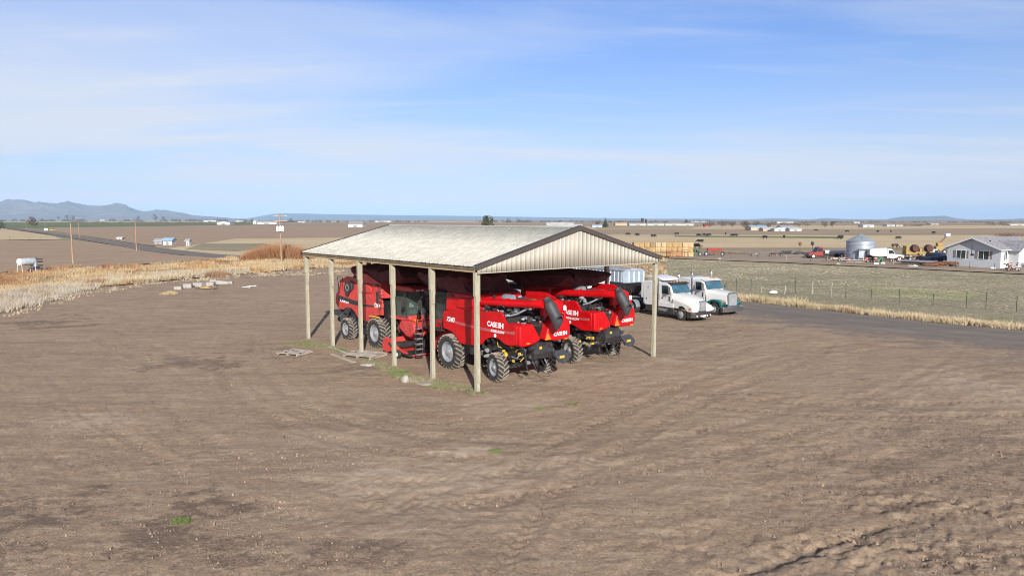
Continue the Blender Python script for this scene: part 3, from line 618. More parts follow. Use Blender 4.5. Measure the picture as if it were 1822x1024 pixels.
for k in range(1, 11):
    for s in (0, 1):
        v_ = k*.62 if s == 0 else SW-k*.62; c = roofpt(SL_/2, v_); mb.box(c+Vector((0, 0, -.055)), (.085, SL_-.1, .04), rot=TH)
o = mb.build('purlins', M['truss'], shed, smooth=0)
# ---------------------------------------------------------------- wheels
def tyre_mesh(R, W, lugs=22, lh=.065, lugm=True):
    mb = MB(); r0 = R-lh; rim = R*.56; w_ = W/2
    prof = [(rim, -w_*.78), (rim+.03, -w_*.9), (rim+(r0-rim)*.5, -w_*1.0), (r0*.975, -w_*.93), (r0, -w_*.7), (r0+.012, 0), (r0, w_*.7), (r0*.975, w_*.93), (rim+(r0-rim)*.5, w_), (rim+.03, w_*.9), (rim, w_*.78)]
    mb.lathe(prof, axis='y', n=44)
    for k in range(lugs*2):
        s = 1 if k % 2 else -1; a0 = math.pi*k/lugs; pts = []
        for t in (0, .33, .66, 1.0, 1.12):
            y = s*(w_*.97*min(t, 1.0)) if t > 0 else -s*.02
            a = a0+.30*t*(.95 if lugs > 18 else 1.1); pts.append((y, a, r0-.012 if t < 1.1 else r0-.16, t))
        rings = []
        for y, a, rb, t in pts:
            hw = .034/R if t < 1 else .03/R; rt = R-(.012 if t > .6 else 0) if t <= 1 else r0*.93
            if t > 1.05: rt = r0-.11
            P = lambda ang, r: (r*math.sin(ang), y, r*math.cos(ang))
            rings.append([P(a-hw*1.5, rb), P(a-hw, rt), P(a+hw, rt), P(a+hw*1.5, rb)])
        mb.loft(rings, 1 if lugm else 0)
    return mb
def rim_mesh(R, W, dish=.1, bolts=10):
    mb = MB(); r = R*.56; y = W*.40
    mb.lathe([(r+.03, y+.012), (r+.005, y+.02), (r-.02, y), (r-.06, y-.03), (r-.08, y-.16), (r*.62, y-.10-dish*.3), (r*.52, y-.05-dish*.2), (r*.36, y-.06), (r*.3, y-.05), (r*.28, y+.03), (r*.16, y+.05), (.001, y+.05)], axis='y', n=32)
    for k in range(bolts):
        a = 2*math.pi*k/bolts; mb.lathe([(.022, y-.06), (.022, y-.02), (.001, y-.02)], (r*.43*math.sin(a), 0, r*.43*math.cos(a)), 'y', 6)
    return mb
def wheel(parent, loc, R, W, side, spin=0, rubber='rubber', lugs=22, lugm='lug', rimm='silver', steer=0):
    t = tyre_mesh(R, W, lugs).build('wheel', [M[rubber], M[lugm]], parent, loc=loc, smooth=30)
    t.rotation_euler = (0, spin, 0)
    if side < 0: t.rotation_euler = (0, spin, math.pi)
    t.rotation_euler.z += steer
    rim_mesh(R, W).build('rim', M[rimm], t, smooth=40)
    mb = MB(); r = R*.56; y = W*.4; mb.lathe([(r+.02, -y), (r-.03, -y+.03), (r-.07, -y+.2), (.001, -y+.24)], axis='y', n=24); mb.build('inner_rim', M['blackmetal'], t, smooth=40); return t
def greeble(mb, x0, x1, y0, y1, z0, z1, n, seed, ms=(0,), smin=.06, smax=.3):
    r = random.Random(seed)
    for i in range(n):
        c = (r.uniform(x0, x1), r.uniform(y0, y1), r.uniform(z0, z1)); m = r.choice(ms)
        k = r.random()
        if k < .45: mb.box(c, (r.uniform(smin, smax), r.uniform(smin, smax), r.uniform(smin, smax*.8)), m, Matrix.Rotation(r.choice([0, 0, .3, -.4]), 3, 'Y'))
        elif k < .8:
            p = Vector(c); q = p+Vector((r.uniform(-.5, .5), r.uniform(-.3, .3), r.uniform(-.3, .3))); mid = (p+q)/2+Vector((0, 0, r.uniform(-.12, .12)))
            q.x = min(max(q.x, x0), x1); q.y = min(max(q.y, y0), y1); q.z = min(max(q.z, z0), z1)
            mb.tube([p, mid, q], r.uniform(.014, .04), 6, m)
        else: mb.lathe([(.001, 0), (r.uniform(.06, .13), 0), (r.uniform(.06, .13), r.uniform(.08, .25)), (.001, .2)], c, r.choice('xyz'), 10, m)
glassm = bpy.data.materials.new('cab_glass'); t_, p_ = nodes(glassm)
p_.inputs['Base Color'].default_value = (.10, .16, .14, 1); p_.inputs['Roughness'].default_value = .04; p_.inputs['Alpha'].default_value = .38; p_.inputs['Specular IOR Level'].default_value = .8
M['cabglass'] = glassm
M['spreader'] = mat('spreader_plate', (.035, .04, .052), .45, dust=.15)
M['mesh'] = mat('grey_screen', (.10, .10, .10), .6, var=.3, scale=20)
# ---------------------------------------------------------------- combine harvester (x forward, y left, origin under the drive axle)
def combine(label, u_, v_, toward_back, red='red', header=False, seed=1, ladder=True, group='combine harvesters parked under the shed roof', auger=True, rear_text=True, cov=(-3.25, 2.85, 5.0), cw=1.95):
    fwd = U if toward_back else -U
    T = thing('combine_harvester', label, 'combine harvester', uv(u_, v_, .0), math.atan2(fwd.y, fwd.x), group)
    rm = M[red]; r = random.Random(seed)
    for s in (-1, 1):
        wheel(T, (0, s*1.57, .96), .97, .76, s, spin=r.uniform(0, 1))
        wheel(T, (-4.08, s*1.63, .745), .755, .6, s, spin=r.uniform(0, 1), lugs=18, steer=(-.22 if toward_back else 0))
    mb = MB(); mb.bb(-4.9, .9, -1.05, 1.05, 1.15, 3.0); mb.bb(-.35, .35, -1.2, 1.2, .6, 1.35); mb.bb(-4.3, -3.9, -1.35, 1.35, .62, .88)
    mb.tube([(-4.1, -1.4, .75), (-4.1, 1.4, .75)], .09, 10); mb.bb(-2.4, -1.0, -.7, .7, .75, 1.2); mb.bb(-2.2, -.9, .95, 1.45, 1.0, 1.75); mb.bb(-2.2, -.9, -1.45, -.95, 1.0, 1.75)
    greeble(mb, -5.3, -3.1, .75, 1.5, 1.1, 2.15, 46, seed+2, (0, 0, 0, 0, 1, 0, 2), .05, .2); greeble(mb, -5.6, -4.6, -1.4, 1.4, 1.1, 2.1, 40, seed+3, (0, 0, 0, 1), .05, .24); greeble(mb, -3.2, -1.3, 1.1, 1.5, 1.0, 1.7, 14, seed+4, (0, 0, 1))
    greeble(mb, 1.0, 2.9, .63, 1.1, .9, 1.9, 20, seed+31, (0,), .05, .25); greeble(mb, 1.0, 2.9, -1.1, -.63, .9, 1.9, 20, seed+32, (0,), .05, .25)
    mb.build('chassis', [M['blackmetal'], M['grey'], M['yellow']], T, bevel=.01)
    # side panels
    for s in (-1, 1):
        prof = [(.68, 3.12), (.74, 2.9), (.72, 2.15), (.35, 2.13), (-.2, 2.02), (-.55, 1.78), (-.78, 1.55), (-1.0, 1.5), (-2.5, 1.6), (-2.8, 1.75), (-3.05, 1.98), (-3.45, 2.16), (-3.9, 2.22), (-4.3, 2.16), (-4.72, 1.98), (-5.2, 1.97), (-5.62, 2.08), (-5.64, 3.02), (-5.4, 3.05), (-4.9, 3.05), (-4.78, 3.12), (-4.42, 3.56), (-4.3, 3.6), (-2.4, 3.42), (-1.2, 3.34), (.2, 3.24)]
        mb = MB(); mb.prism(prof, s*1.56, s*1.68); o = mb.build('side_panel', rm, T, bevel=.045, seg=3, smooth=40)
        mb = MB(); mb.prism([(.5, 2.66), (.1, 2.72), (-2.2, 2.62), (-4.6, 2.66), (-5.5, 2.72), (-5.5, 2.58), (-3.0, 2.48), (-1.0, 2.54)], s*1.683, s*1.687); mb.build('stripe', M['stripe' if red == 'red' else 'decalblack'], T, smooth=0)
        e = (math.pi/2, 0, math.pi) if s > 0 else (math.pi/2, 0, 0)
        lx, lz = (-3.92, 2.88) if s > 0 else (-4.55, 2.62)
        text_mesh('CASE', .36, 'lettering', M['decal'], T, (lx+(.2 if s > 0 else -.2), s*1.69, lz), e, .012, 0, 1.0)
        text_mesh('IH', .36, 'lettering', M['decal'], T, (lx-(.5 if s > 0 else -.5), s*1.69, lz), e, .018, 0, 1.15)
        if red == 'red':
            text_mesh('AXIAL-FLOW', .19, 'lettering', M['decal'], T, (-4.12, s*1.69, 2.56), e, .004, .25, .95)
            mb = MB(); mb.lathe([(.001, 0), (.1, 0), (.1, s*.006), (.001, s*.006)], (-3.95, s*1.688, 2.34), 'y', 16); mb.build('badge', M['decal'], T)
        text_mesh('7240', .36, 'model_number', M['decal'], T, (-.0, s*1.69, 2.72), e, .010, .25, 1.05)
    # grain tank with rounded tower corners
    mb = MB(); mb.prism([(.55, 1.64), (-2.15, 1.64), (-2.15, -1.64), (.55, -1.64)], 3.2, 4.22, 'z', pts2=[(.42, 1.60), (-2.1, 1.60), (-2.1, -1.60), (.42, -1.60)]); mb.build('grain_tank', rm, T, bevel=.07, seg=3)
    for s in (-1, 1):
        mb = MB(); mb.prism([(-.7, 3.45), (-1.9, 3.45), (-2.05, 3.6), (-2.05, 4.05), (-.9, 4.0), (-.55, 3.75)], s*1.62, s*1.74); mb.build('tank_panel', rm, T, bevel=.06, seg=3)
        mb = MB(); mb.prism([(.25, 4.12), (-.15, 4.12), (-.25, 3.98), (.2, 3.98)], s*1.61, s*1.66); mb.build('step_hole', M['black'], T, smooth=0)
    # canvas tank extension
    def ring(x0, x1, y0, z, n=14, amp=0., sd=0, sag=0.):
        P = []
        cs = [(x1, y0), (x0, y0), (x0, -y0), (x1, -y0)]
        for i in range(4):
            a, b = cs[i], cs[(i+1) % 4]
            for k in range(n):
                t = k/n; x, y = a[0]+(b[0]-a[0])*t, a[1]+(b[1]-a[1])*t
                q = mnoise.noise(Vector((x*1.1+sd, y*1.1, z*2)))*amp; q2 = mnoise.noise(Vector((x*1.6, y*1.6+sd, z*3)))*amp; q += mnoise.noise(Vector((x*3.5+sd, y*3.5, z*4)))*amp*.45
                P.append((x+q, y+q2, z+q*.6-sag*math.sin(math.pi*t)))
        return P
    mb = MB(); am = .30; cx = .0
    xa, xb, zt = cov; dz = zt-4.2; L1 = lambda t, a_, b_: a_+(b_-a_)*t
    rings = [ring(-2.0, .5, 1.55, 4.2, sd=seed)]
    for t, ft, sg in ((.2, .5, .2), (.45, .86, .3), (.68, 1.0, .26), (.88, 1.0, .14), (1.0, .9, .08)):
        rings.append(ring(L1(ft, -2.0, xa), L1(ft, .5, xb), L1(ft, 1.5, cw), 4.2+dz*t, amp=am*(.5+t*.6), sd=seed, sag=sg*min(1, dz*1.4)))
    for ft, zz_, am_ in ((.66, .12, .34), (.36, .22, .3), (.1, .3, .1)):
        cx_ = (xa+xb)/2; rings.append(ring(cx_+(xa-cx_)*ft, cx_+(xb-cx_)*ft, cw*.97*ft, zt+zz_*min(1, dz*1.4), amp=am_, sd=seed+3))
    for rr_ in rings[2:6]:
        for i_, k_ in enumerate(rr_):
            q_ = math.sin(i_*1.9+seed)*.07*dz; rr_[i_] = (k_[0], k_[1]+q_*.6, k_[2]+q_)
    mb.loft(rings); mb.build('tank_cover', M['maroon' if not header else 'maroon'], T, smooth=50)
    if header:
        mb = MB(); mb.prism([(1.2, 4.2), (-1.75, 4.2), (-2.3, 4.62), (-1.6, 4.78), (-.6, 4.72), (.5, 4.4)], -2.02, -1.9); mb.build('tank_side_flap', rm, T, bevel=.02)
    # engine deck
    mb = MB(); mb.bb(-4.7, -2.15, -1.5, 1.52, 2.9, 3.28, 0); mb.bb(-5.5, -4.6, -1.4, 1.4, 2.2, 2.85, 0)
    greeble(mb, -4.6, -2.3, -1.2, .8, 3.4, 4.05, 46, seed+17, (0, 0, 0, 1, 2), .06, .26); greeble(mb, -4.6, -2.3, -.5, 1.45, 3.3, 3.75, 70, seed+11, (0, 0, 0, 1, 2, 3), .06, .3); greeble(mb, -5.5, -4.5, -.6, 1.3, 2.9, 3.3, 34, seed+13, (0, 0, 1, 2, 3), .05, .22)
    mb.bb(-4.2, -2.8, -.2, .7, 3.25, 3.95, 0)
    mb.tube([(-4.5, 1.2, 3.35), (-4.9, 1.0, 3.5), (-5.2, .6, 3.75), (-5.4, .5, 3.9)], .05, 8, 2)
    mb.build('engine', [M['black'], M['blackmetal'], M['steel'], M['grey']], T, smooth=30)
    mb = MB(); mb.bb(-5.55, -3.9, -1.35, -.55, 3.75, 3.95); mb.prism([(-5.6, 3.4), (-5.6, 3.98), (-5.1, 4.14), (-3.0, 4.1), (-2.6, 3.95), (-2.6, 3.9), (-5.0, 3.95)], -1.5, -1.15); mb.bb(-5.6, -5.35, -1.2, -.1, 3.3, 4.1); mb.build('engine_hood', rm, T, bevel=.05, seg=3)
    mb = MB(); mb.bb(-5.3, -2.7, -1.1, -.35, 3.95, 4.0); mb.build('hood_grille', M['mesh'], T, smooth=0)
    mb = MB(); mb.lathe([(.001, 0), (.2, 0), (.21, .1), (.19, .13), (.21, .16), (.21, .6), (.18, .64), (.18, .75), (.001, .75)], (-3.6, .2, 4.08), 'x', 20); mb.build('air_cleaner', M['steel'], T)
    mb = MB(); mb.bb(-4.8, -4.6, -.3, -.2, 4.02, 4.12); mb.build('marker_lamp', M['amber'], T)
    mb = MB(); mb.tube([(-2.5, -.5, 4.1), (-2.5, -.5, 4.9)], .015, 5); mb.build('aerial', M['black'], T); mb = MB(); mb.tube([(-2.25, 1.45, 4.2), (-2.25, 1.45, 4.55), (-2.25, .5, 4.55), (-2.25, .5, 4.2)], .02, 6); mb.build('guard_rail', M['black'], T)
    # rear hood and chopper
    mb = MB(); mb.prism([(1.66, 3.0), (1.5, 3.06), (.8, 3.06), (.28, 2.25), (.55, 2.1), (1.1, 1.98), (1.55, 1.98), (1.66, 2.1)], -5.85, -4.8, 'x'); mb.build('rear_panel', rm, T, bevel=.07, seg=3)
    mb = MB(); mb.prism([(-.2, 3.0), (-.5, 3.14), (-1.4, 3.2), (-1.66, 3.0), (-1.7, 2.4), (-1.55, 2.08), (-.6, 2.08), (.1, 2.2)], -5.95, -4.9, 'x'); mb.build('rear_panel', rm, T, bevel=.09, seg=3)
    mb = MB(); mb.prism([(.85, 2.98), (-.2, 2.98), (.1, 2.2), (.3, 2.2)], -5.5, -4.7, 'x'); mb.build('chute_shadow', M['black'], T, smooth=0)  # black block stands in for the chute's shadow between the rear panels
    if rear_text:
        text_mesh('CASE', .26, 'lettering', M['decal'], T, (-5.965, -.78, 2.42), (math.pi/2, 0, -math.pi/2), .009); text_mesh('IH', .26, 'lettering', M['decal'], T, (-5.965, -1.28, 2.42), (math.pi/2, 0, -math.pi/2), .013, 0, 1.1)
    mb = MB(); mb.prism([(.13, 2.2), (-.27, 2.2), (-.07, 2.56)], -5.99, -5.97, 'x'); mb.build('slow_vehicle_triangle', M['orange'], T, smooth=0)
    for y in (1.15, -1.35):
        mb = MB(); mb.bb(-5.875 if y > 0 else -5.97, -5.8, y-.1, y+.1, 2.1, 2.17); mb.build('tail_lamp', M['orange'], T)
    mb = MB(); mb.prism([(-5.75, 1.9), (-5.85, 1.55), (-5.75, 1.25), (-5.2, 1.2), (-4.9, 1.4), (-5.0, 2.05), (-5.6, 2.05)], -.6, .72); greeble(mb, -6.0, -5.2, -.8, 1.3, 1.0, 2.0, 24, seed+6, (0,), .06, .2); mb.build('straw_chopper', M['blackmetal'], T, bevel=.02)
    mb = MB(); mb.prism([(-.6, 1.25), (-1.35, 1.38), (-1.5, 1.2), (-1.4, 1.0), (-1.0, .88), (-.65, 1.0)], -6.15, -5.85, 'x', pts2=[(-.5, 1.55), (-1.3, 1.6), (-1.4, 1.4), (-1.3, 1.25), (-1.0, 1.15), (-.6, 1.25)]); mb.build('spreader', M['spreader'], T, bevel=.03)
    for q in ((-6.17, -6.15, -1.05, -.72, 1.2, 1.33), (-5.84, -5.80, .2, .35, 1.75, 1.88), (-5.5, -5.35, 1.3, 1.36, 1.5, 1.65), (-5.1, -4.95, 1.36, 1.4, 1.1, 1.24)): mb = MB(); mb.bb(*q); mb.build('warning_label', M['yellow'], T, smooth=0)
    mb = MB(); mb.tube([(-5.9, .9, 1.3), (-6.3, .8, .5), (-6.3, .1, .45), (-5.8, .2, 1.2)], .018, 6); mb.tube([(-5.6, 1.1, 1.6), (-5.75, 1.1, .8), (-5.6, .9, .7)], .03, 6); mb.build('tow_hitch', M['black'], T)
    mb = MB(); mb.tube([(-5.6, -1.55, 3.2), (-5.7, -1.6, 4.2), (-5.4, -1.6, 4.25), (-4.9, -1.6, 4.2), (-4.9, -1.6, 3.2)], .02, 6); mb.tube([(-5.65, -1.6, 3.7), (-4.9, -1.6, 3.7)], .018, 6); mb.build('rear_handrail', M['black'], T)
    mb = MB(); mb.lathe([(.001, 0), (.07, 0), (.09, .05), (.09, .2), (.05, .26), (.001, .26)], (-5.75, -1.45, 3.55), 'z', 12); mb.build('beacon', M['decal' if red == 'red' else 'decal'], T)
    mb = MB(); mb.lathe([(.001, 0), (.08, 0), (.08, .35), (.001, .4)], (-5.75, -1.45, 3.15), 'z', 12); mb.build('fire_extinguisher', rm, T)
    # unloading auger folded back along the left side
    mb = MB(); mb.tube([(-1.15, 1.2, 3.3), (-1.2, 1.22, 3.6), (-1.5, 1.22, 3.82), (-2.0, 1.2, 3.86)], .25, 18); mb.tube([(-1.9, 1.2, 3.86), (-4.2, 1.02, 3.96), (-6.35, .62, 4.08)], .205, 20)
    for x_ in (-2.1, -4.1): mb.tube([(x_, 1.2-(x_+2)*-.09*1.0, 3.87-(x_+2)*.05), (x_-.05, 1.195-(x_+2)*-.09, 3.872-(x_+2)*.05)], .235, 20)
    mb.build('unloading_auger', rm, T, smooth=40)
    mb = MB(); a = Vector((-6.40, .46, 4.38)); b = Vector((-6.95, .02, 3.02)); d = (b-a).normalized()
    mb.tube([a-d*.02, a+d*.05, a+d*.09, a+d*.14, a+d*.18, a+d*.23], [.19, .21, .18, .21, .18, .2], 18); sx = Vector((1, 0, 0)).cross(d).normalized(); sy = d.cross(sx)
    rings = []
    for t, rr, sk in ((.15, .2, 0), (.35, .27, 0), (.6, .29, 0), (1.0, .30, 0), (1.38, .29, .27)):
        rings.append([a+d*(t+sk*math.sin(k*math.pi/10))+sx*rr*math.cos(k*math.pi/10)+sy*rr*math.sin(k*math.pi/10) for k in range(20)])
    mb.loft(rings, caps=False); o = mb.build('auger_spout', mat('spout_rubber', (.03, .034, .042), .55, dust=.15), T, smooth=50); s_ = o.modifiers.new('t', 'SOLIDIFY'); s_.thickness = .015
    # radiator screen on the right
    mb = MB(); mb.prism([(-3.2, 3.95), (-3.5, 4.05), (-4.2, 3.9), (-4.4, 3.5), (-4.2, 3.1), (-3.95, 2.95), (-3.6, 3.3), (-3.2, 3.5)], -1.8, -1.55); mb.build('radiator_screen', M['black'], T, bevel=.04)
    mb = MB(); mb.lathe([(.16, -1.81), (.2, -1.83), (.24, -1.81)], (-3.85, 0, 3.6), 'y', 20); mb.build('screen_ring', M['grey'], T)
    mb = MB(); mb.prism([(-2.6, 3.2), (-2.6, 4.3), (-4.3, 4.35), (-4.9, 4.15), (-5.3, 3.5), (-5.5, 2.9)], -1.6, -1.5); mb.build('rear_side_panel', rm, T, bevel=.05, seg=3)
    # cab
    mb = MB(); mb.bb(.75, 3.1, -1.2, 1.2, 1.98, 2.14); mb.prism([(3.05, 2.0), (3.05, 2.3), (2.9, 2.32), (2.9, 2.0)], -1.15, 1.15); mb.build('cab_floor', rm, T, bevel=.03)
    bot = [(.95, -1.0), (2.5, -1.02), (2.95, -.75), (3.15, -.3), (3.15, .3), (2.95, .75), (2.5, 1.02), (.95, 1.0)]; top = [(x_+(.18 if x_ > 2 else 0), y_*1.02) for x_, y_ in bot]
    mb = MB(); mb.loft([[(x_, y_, 2.15) for x_, y_ in bot], [(x_+.12*(x_ > 2), y_*1.02, 2.8) for x_, y_ in bot], [(x_, y_, 3.78) for x_, y_ in top]], caps=False); mb.build('cab_glass', M['cabglass'], T, smooth=60)
    mb = MB()
    for i in (0, 1, 6, 7): mb.tube([(bot[i][0], bot[i][1], 2.1), (top[i][0], top[i][1], 3.8)], .045, 6)
    mb.bb(.85, .97, -1.0, 1.0, 2.1, 3.8); mb.build('cab_frame', M['black'], T)
    mb = MB(); mb.prism([(.75, 3.78), (3.2, 3.8), (3.55, 3.86), (3.5, 3.98), (3.1, 4.1), (.9, 4.12), (.75, 4.0)], -1.12, 1.12); mb.build('cab_roof', M['black'] if not header else rm, T, bevel=.08, seg=3)
    mb = MB(); mb.bb(1.3, 1.8, -.3, .3, 2.2, 2.65); mb.bb(1.2, 1.38, -.3, .3, 2.6, 3.3); mb.bb(1.5, 2.3, .35, .6, 2.3, 2.7); mb.tube([(2.75, 0, 2.15), (2.45, 0, 2.75)], .05, 8); mb.lathe([(.19, 0), (.22, .03), (.19, .05)], (2.4, 0, 2.8), 'x', 16); mb.build('cab_interior', M['cabint'], T, bevel=.03)
    mb = MB(); mb.bb(2.2, 2.28, -.62, -.3, 2.75, 3.05); mb.build('monitor', M['grey'], T)
    for s in (-1, 1):
        mb = MB(); mb.tube([(2.9, s*1.0, 3.75), (3.2, s*1.5, 3.7), (3.2, s*1.62, 3.5)], .022, 6); mb.bb(3.16, 3.22, s*1.48, s*1.76, 2.95, 3.5); mb.build('mirror', M['black'], T, bevel=.01)
    mb = MB()
    for y in (-.8, -.45, .45, .8): mb.bb(3.5, 3.56, y-.1, y+.1, 3.84, 3.94)
    mb.build('work_lamp', M['decal'], T)
    mb = MB(); mb.bb(2.88, 3.1, -.78, -.55, 1.93, 2.0); mb.bb(3.05, 3.13, -.8, -.55, 1.98, 2.1); mb.build('marker_lamp', M['amber'], T)
    # platform, rails, ladder on the left
    mb = MB(); mb.bb(.8, 2.6, 1.1, 1.75, 1.98, 2.05)
    for x_ in (.85, 1.7, 2.55): mb.tube([(x_, 1.7, 2.05), (x_, 1.7, 3.1)], .02, 6)
    mb.tube([(.85, 1.7, 3.1), (2.0, 1.7, 3.1)], .02, 6); mb.tube([(.85, 1.7, 2.6), (2.0, 1.7, 2.6)], .018, 6); mb.build('platform', M['black'], T)
    if ladder:
        mb = MB()
        for y in (1.78, 2.22): mb.tube([(2.6, y, 2.5), (2.66, y, 2.0), (2.75, y, .35)], .035, 6)
        for k in range(6): mb.bb(2.58+.02*k, 2.85+.02*k, 1.8, 2.2, .4+.3*k, .45+.3*k, 1)
        mb.tube([(2.55, 1.78, 2.0), (2.4, 1.78, 2.9), (2.1, 1.75, 3.2)], .02, 6); mb.tube([(2.55, 2.22, 2.0), (2.4, 2.2, 2.8)], .02, 6); mb.build('ladder', [M['black'], M['steel']], T)
    # right front corner fittings: mirror arm and wires over the tank side
    mb = MB(); mb.tube([(.2, -1.66, 3.95), (.5, -1.85, 3.9), (.75, -1.95, 3.6), (.75, -1.95, 2.4)], .02, 6)
    for z_ in (2.6, 3.0, 3.4, 3.8): mb.tube([(.55, -1.64, z_), (.8, -2.0, z_+.05), (1.05, -1.7, z_+.1)], .018, 6)
    mb.build('side_ladder', M['black'], T)
    mb = MB(); mb.bb(.25, .55, -1.86, -1.8, 3.0, 3.65); mb.build('mirror', M['black'], T, bevel=.01)
    mb = MB(); mb.bb(-.5, .5, -1.98, -1.75, 2.0, 2.06); mb.build('marker_lamp', M['yellow'], T)
    # feeder house
    mb = MB(); mb.prism([(.8, 1.0), (.9, 1.85), (2.1, 1.75), (3.1, 1.25), (3.35, .95), (3.2, .45), (2.0, .62)], -.62, .62); mb.build('feeder_house', rm, T, bevel=.04)
    mb = MB(); mb.bb(3.2, 3.4, -.85, .85, .35, 1.2); mb.build('feeder_face', M['black'], T)
    if header:
        mb = MB(); mb.prism([(2.55, 1.95), (2.9, 2.12), (4.0, 2.1), (4.25, 1.9), (4.2, 1.5), (3.7, 1.12), (3.3, 1.15), (2.5, 1.55)], -1.55, -1.1); mb.build('drive_shield', rm, T, bevel=.1, seg=4)
        mb = MB(); mb.prism([(3.9, 1.75), (4.6, 1.8), (4.7, 2.05), (4.0, 2.1)], -1.1, .8); greeble(mb, 3.8, 4.6, -1.5, .6, 1.2, 1.9, 16, 5, (0,), .06, .3); mb.build('hydraulic_block', rm, T)
        for s in (-1, 1):
            mb = MB(); mb.prism([(1.75, .14), (1.65, .6), (1.85, .98), (2.3, 1.02), (3.0, .78), (3.7, .52), (4.5, .42), (4.6, .34), (3.9, .3), (3.0, .3), (2.2, .1)], s*2.12, s*2.28); mb.build('header_end_panel', rm, T, bevel=.05, seg=3)
            mb = MB(); mb.tube([(2.6, s*2.34, .75), (3.4, s*2.34, .35), (4.9, s*2.3, .28), (4.9, s*2.1, .28)], .05, 8); mb.bb(3.3, 4.8, s*2.1-.05, s*2.1+.05, .14, .34); mb.build('header_frame', M['black'], T)
            w2 = MB(); w2.lathe([(.12, -.09), (.22, -.09), (.25, -.05), (.25, .05), (.22, .09), (.12, .09)], axis='y', n=24); o = w2.build('gauge_wheel', M['rubber'], T, loc=(3.85, s*2.42, .25)); w2 = MB(); w2.lathe([(.13, -.07), (.1, -.05), (.001, -.05)], axis='y', n=16); w2.lathe([(.13, .07), (.1, .05), (.001, .05)], axis='y', n=16); w2.build('rim', M['decal'], o)
        mb = MB(); mb.bb(2.0, 2.2, -2.12, 2.12, .25, .95); mb.prism([(2.2, .2), (4.5, .12), (4.5, .2), (2.2, .3)], -2.1, 2.1); mb.build('header_back', rm, T, bevel=.02)
        mb = MB(); mb.tube([(2.75, -2.1, .55), (2.75, 2.1, .55)], .22, 14); mb.bb(3.2, 4.5, -2.05, 2.05, .21, .25)
        for k in range(-9, 10): mb.tube([(3.9, k*.22, .25), (3.95, k*.22, .36)], .012, 4)
        mb.build('pickup_drum', M['blackmetal'], T)
        mb = MB(); mb.bb(3.55, 3.65, -2.32, -2.285, .52, .62); mb.build('marker_lamp', M['amber'], T)
        mb = MB(); mb.prism([(-2.5, 2.75), (-5.4, 2.95), (-5.4, 2.72), (-2.5, 2.5)], -1.70, -1.689); mb.build('stripe', M['decalblack'], T, smooth=0)
    return T
c2 = combine('bright red combine nearest the camera, tail under the left half of the front gable', 5.25, 3.85, True, seed=7, cov=(-1.0, 3.4, 5.1), cw=1.6)
c3 = combine('bright red combine under the right half of the front gable, nearest the white trucks', 6.15, 10.05, True, seed=23, cov=(-3.7, 2.0, 4.98))
c1 = combine('faded red combine at the back left, cab and low pickup header facing the camera', 13.4, 3.8, False, red='red_old', header=True, seed=41, ladder=False, cov=(-2.7, 3.3, 5.1))
c4 = combine('red combine almost hidden in the shade at the back right of the shed', 14.6, 10.0, False, red='red_old', seed=57, ladder=False, cov=(-2.3, 1.0, 4.5))
# ---------------------------------------------------------------- road wheels for trucks
def truck_wheel(parent, loc, R, W, s, dual=False, name='wheel', rimm='silver', n=28):
    mb = MB(); mb.lathe([(R*.6, -W/2), (R*.66, -W/2-.01), (R*.93, -W/2), (R, -W*.38), (R, W*.38), (R*.93, W/2), (R*.66, W/2+.01), (R*.6, W/2)], axis='y', n=n)
    for k in range(36):
        a = 2*math.pi*k/36; mb.box((R*math.sin(a)*.995, 0, R*math.cos(a)*.995), (.03, W*.7, .03), 0, Matrix.Rotation(a, 3, 'Y'))
    if dual: mb.lathe([(R*.6, -W*1.65), (R*.93, -W*1.65), (R, -W*1.5), (R, -W*.8), (R*.93, -W*.62), (R*.6, -W*.62)], axis='y', n=n)
    t = mb.build(name, M['rubber'], parent, loc=loc, smooth=30)
    if s < 0: t.rotation_euler = (0, 0, math.pi)
    r = MB(); y = W/2
    if dual: prof = [(R*.63, y), (R*.58, y-.02), (R*.54, y-.16), (R*.3, y-.2), (R*.28, y-.05), (R*.14, y-.02), (.001, y-.01)]
    else: prof = [(R*.63, y), (R*.6, y-.01), (R*.56, y-.06), (R*.5, y-.03), (R*.36, y+.01), (R*.33, y+.06), (R*.15, y+.09), (.001, y+.1)]
    r.lathe(prof, axis='y', n=24)
    for k in range(10):
        a = 2*math.pi*k/10; r.lathe([(.02, y-.02), (.02, y+.04), (.001, y+.045)], (R*.45*math.sin(a), 0, R*.45*math.cos(a)), 'y', 6)
    r.build('rim', M[rimm], t, smooth=40); return t
SG = 'white semi trucks parked beside the shed'
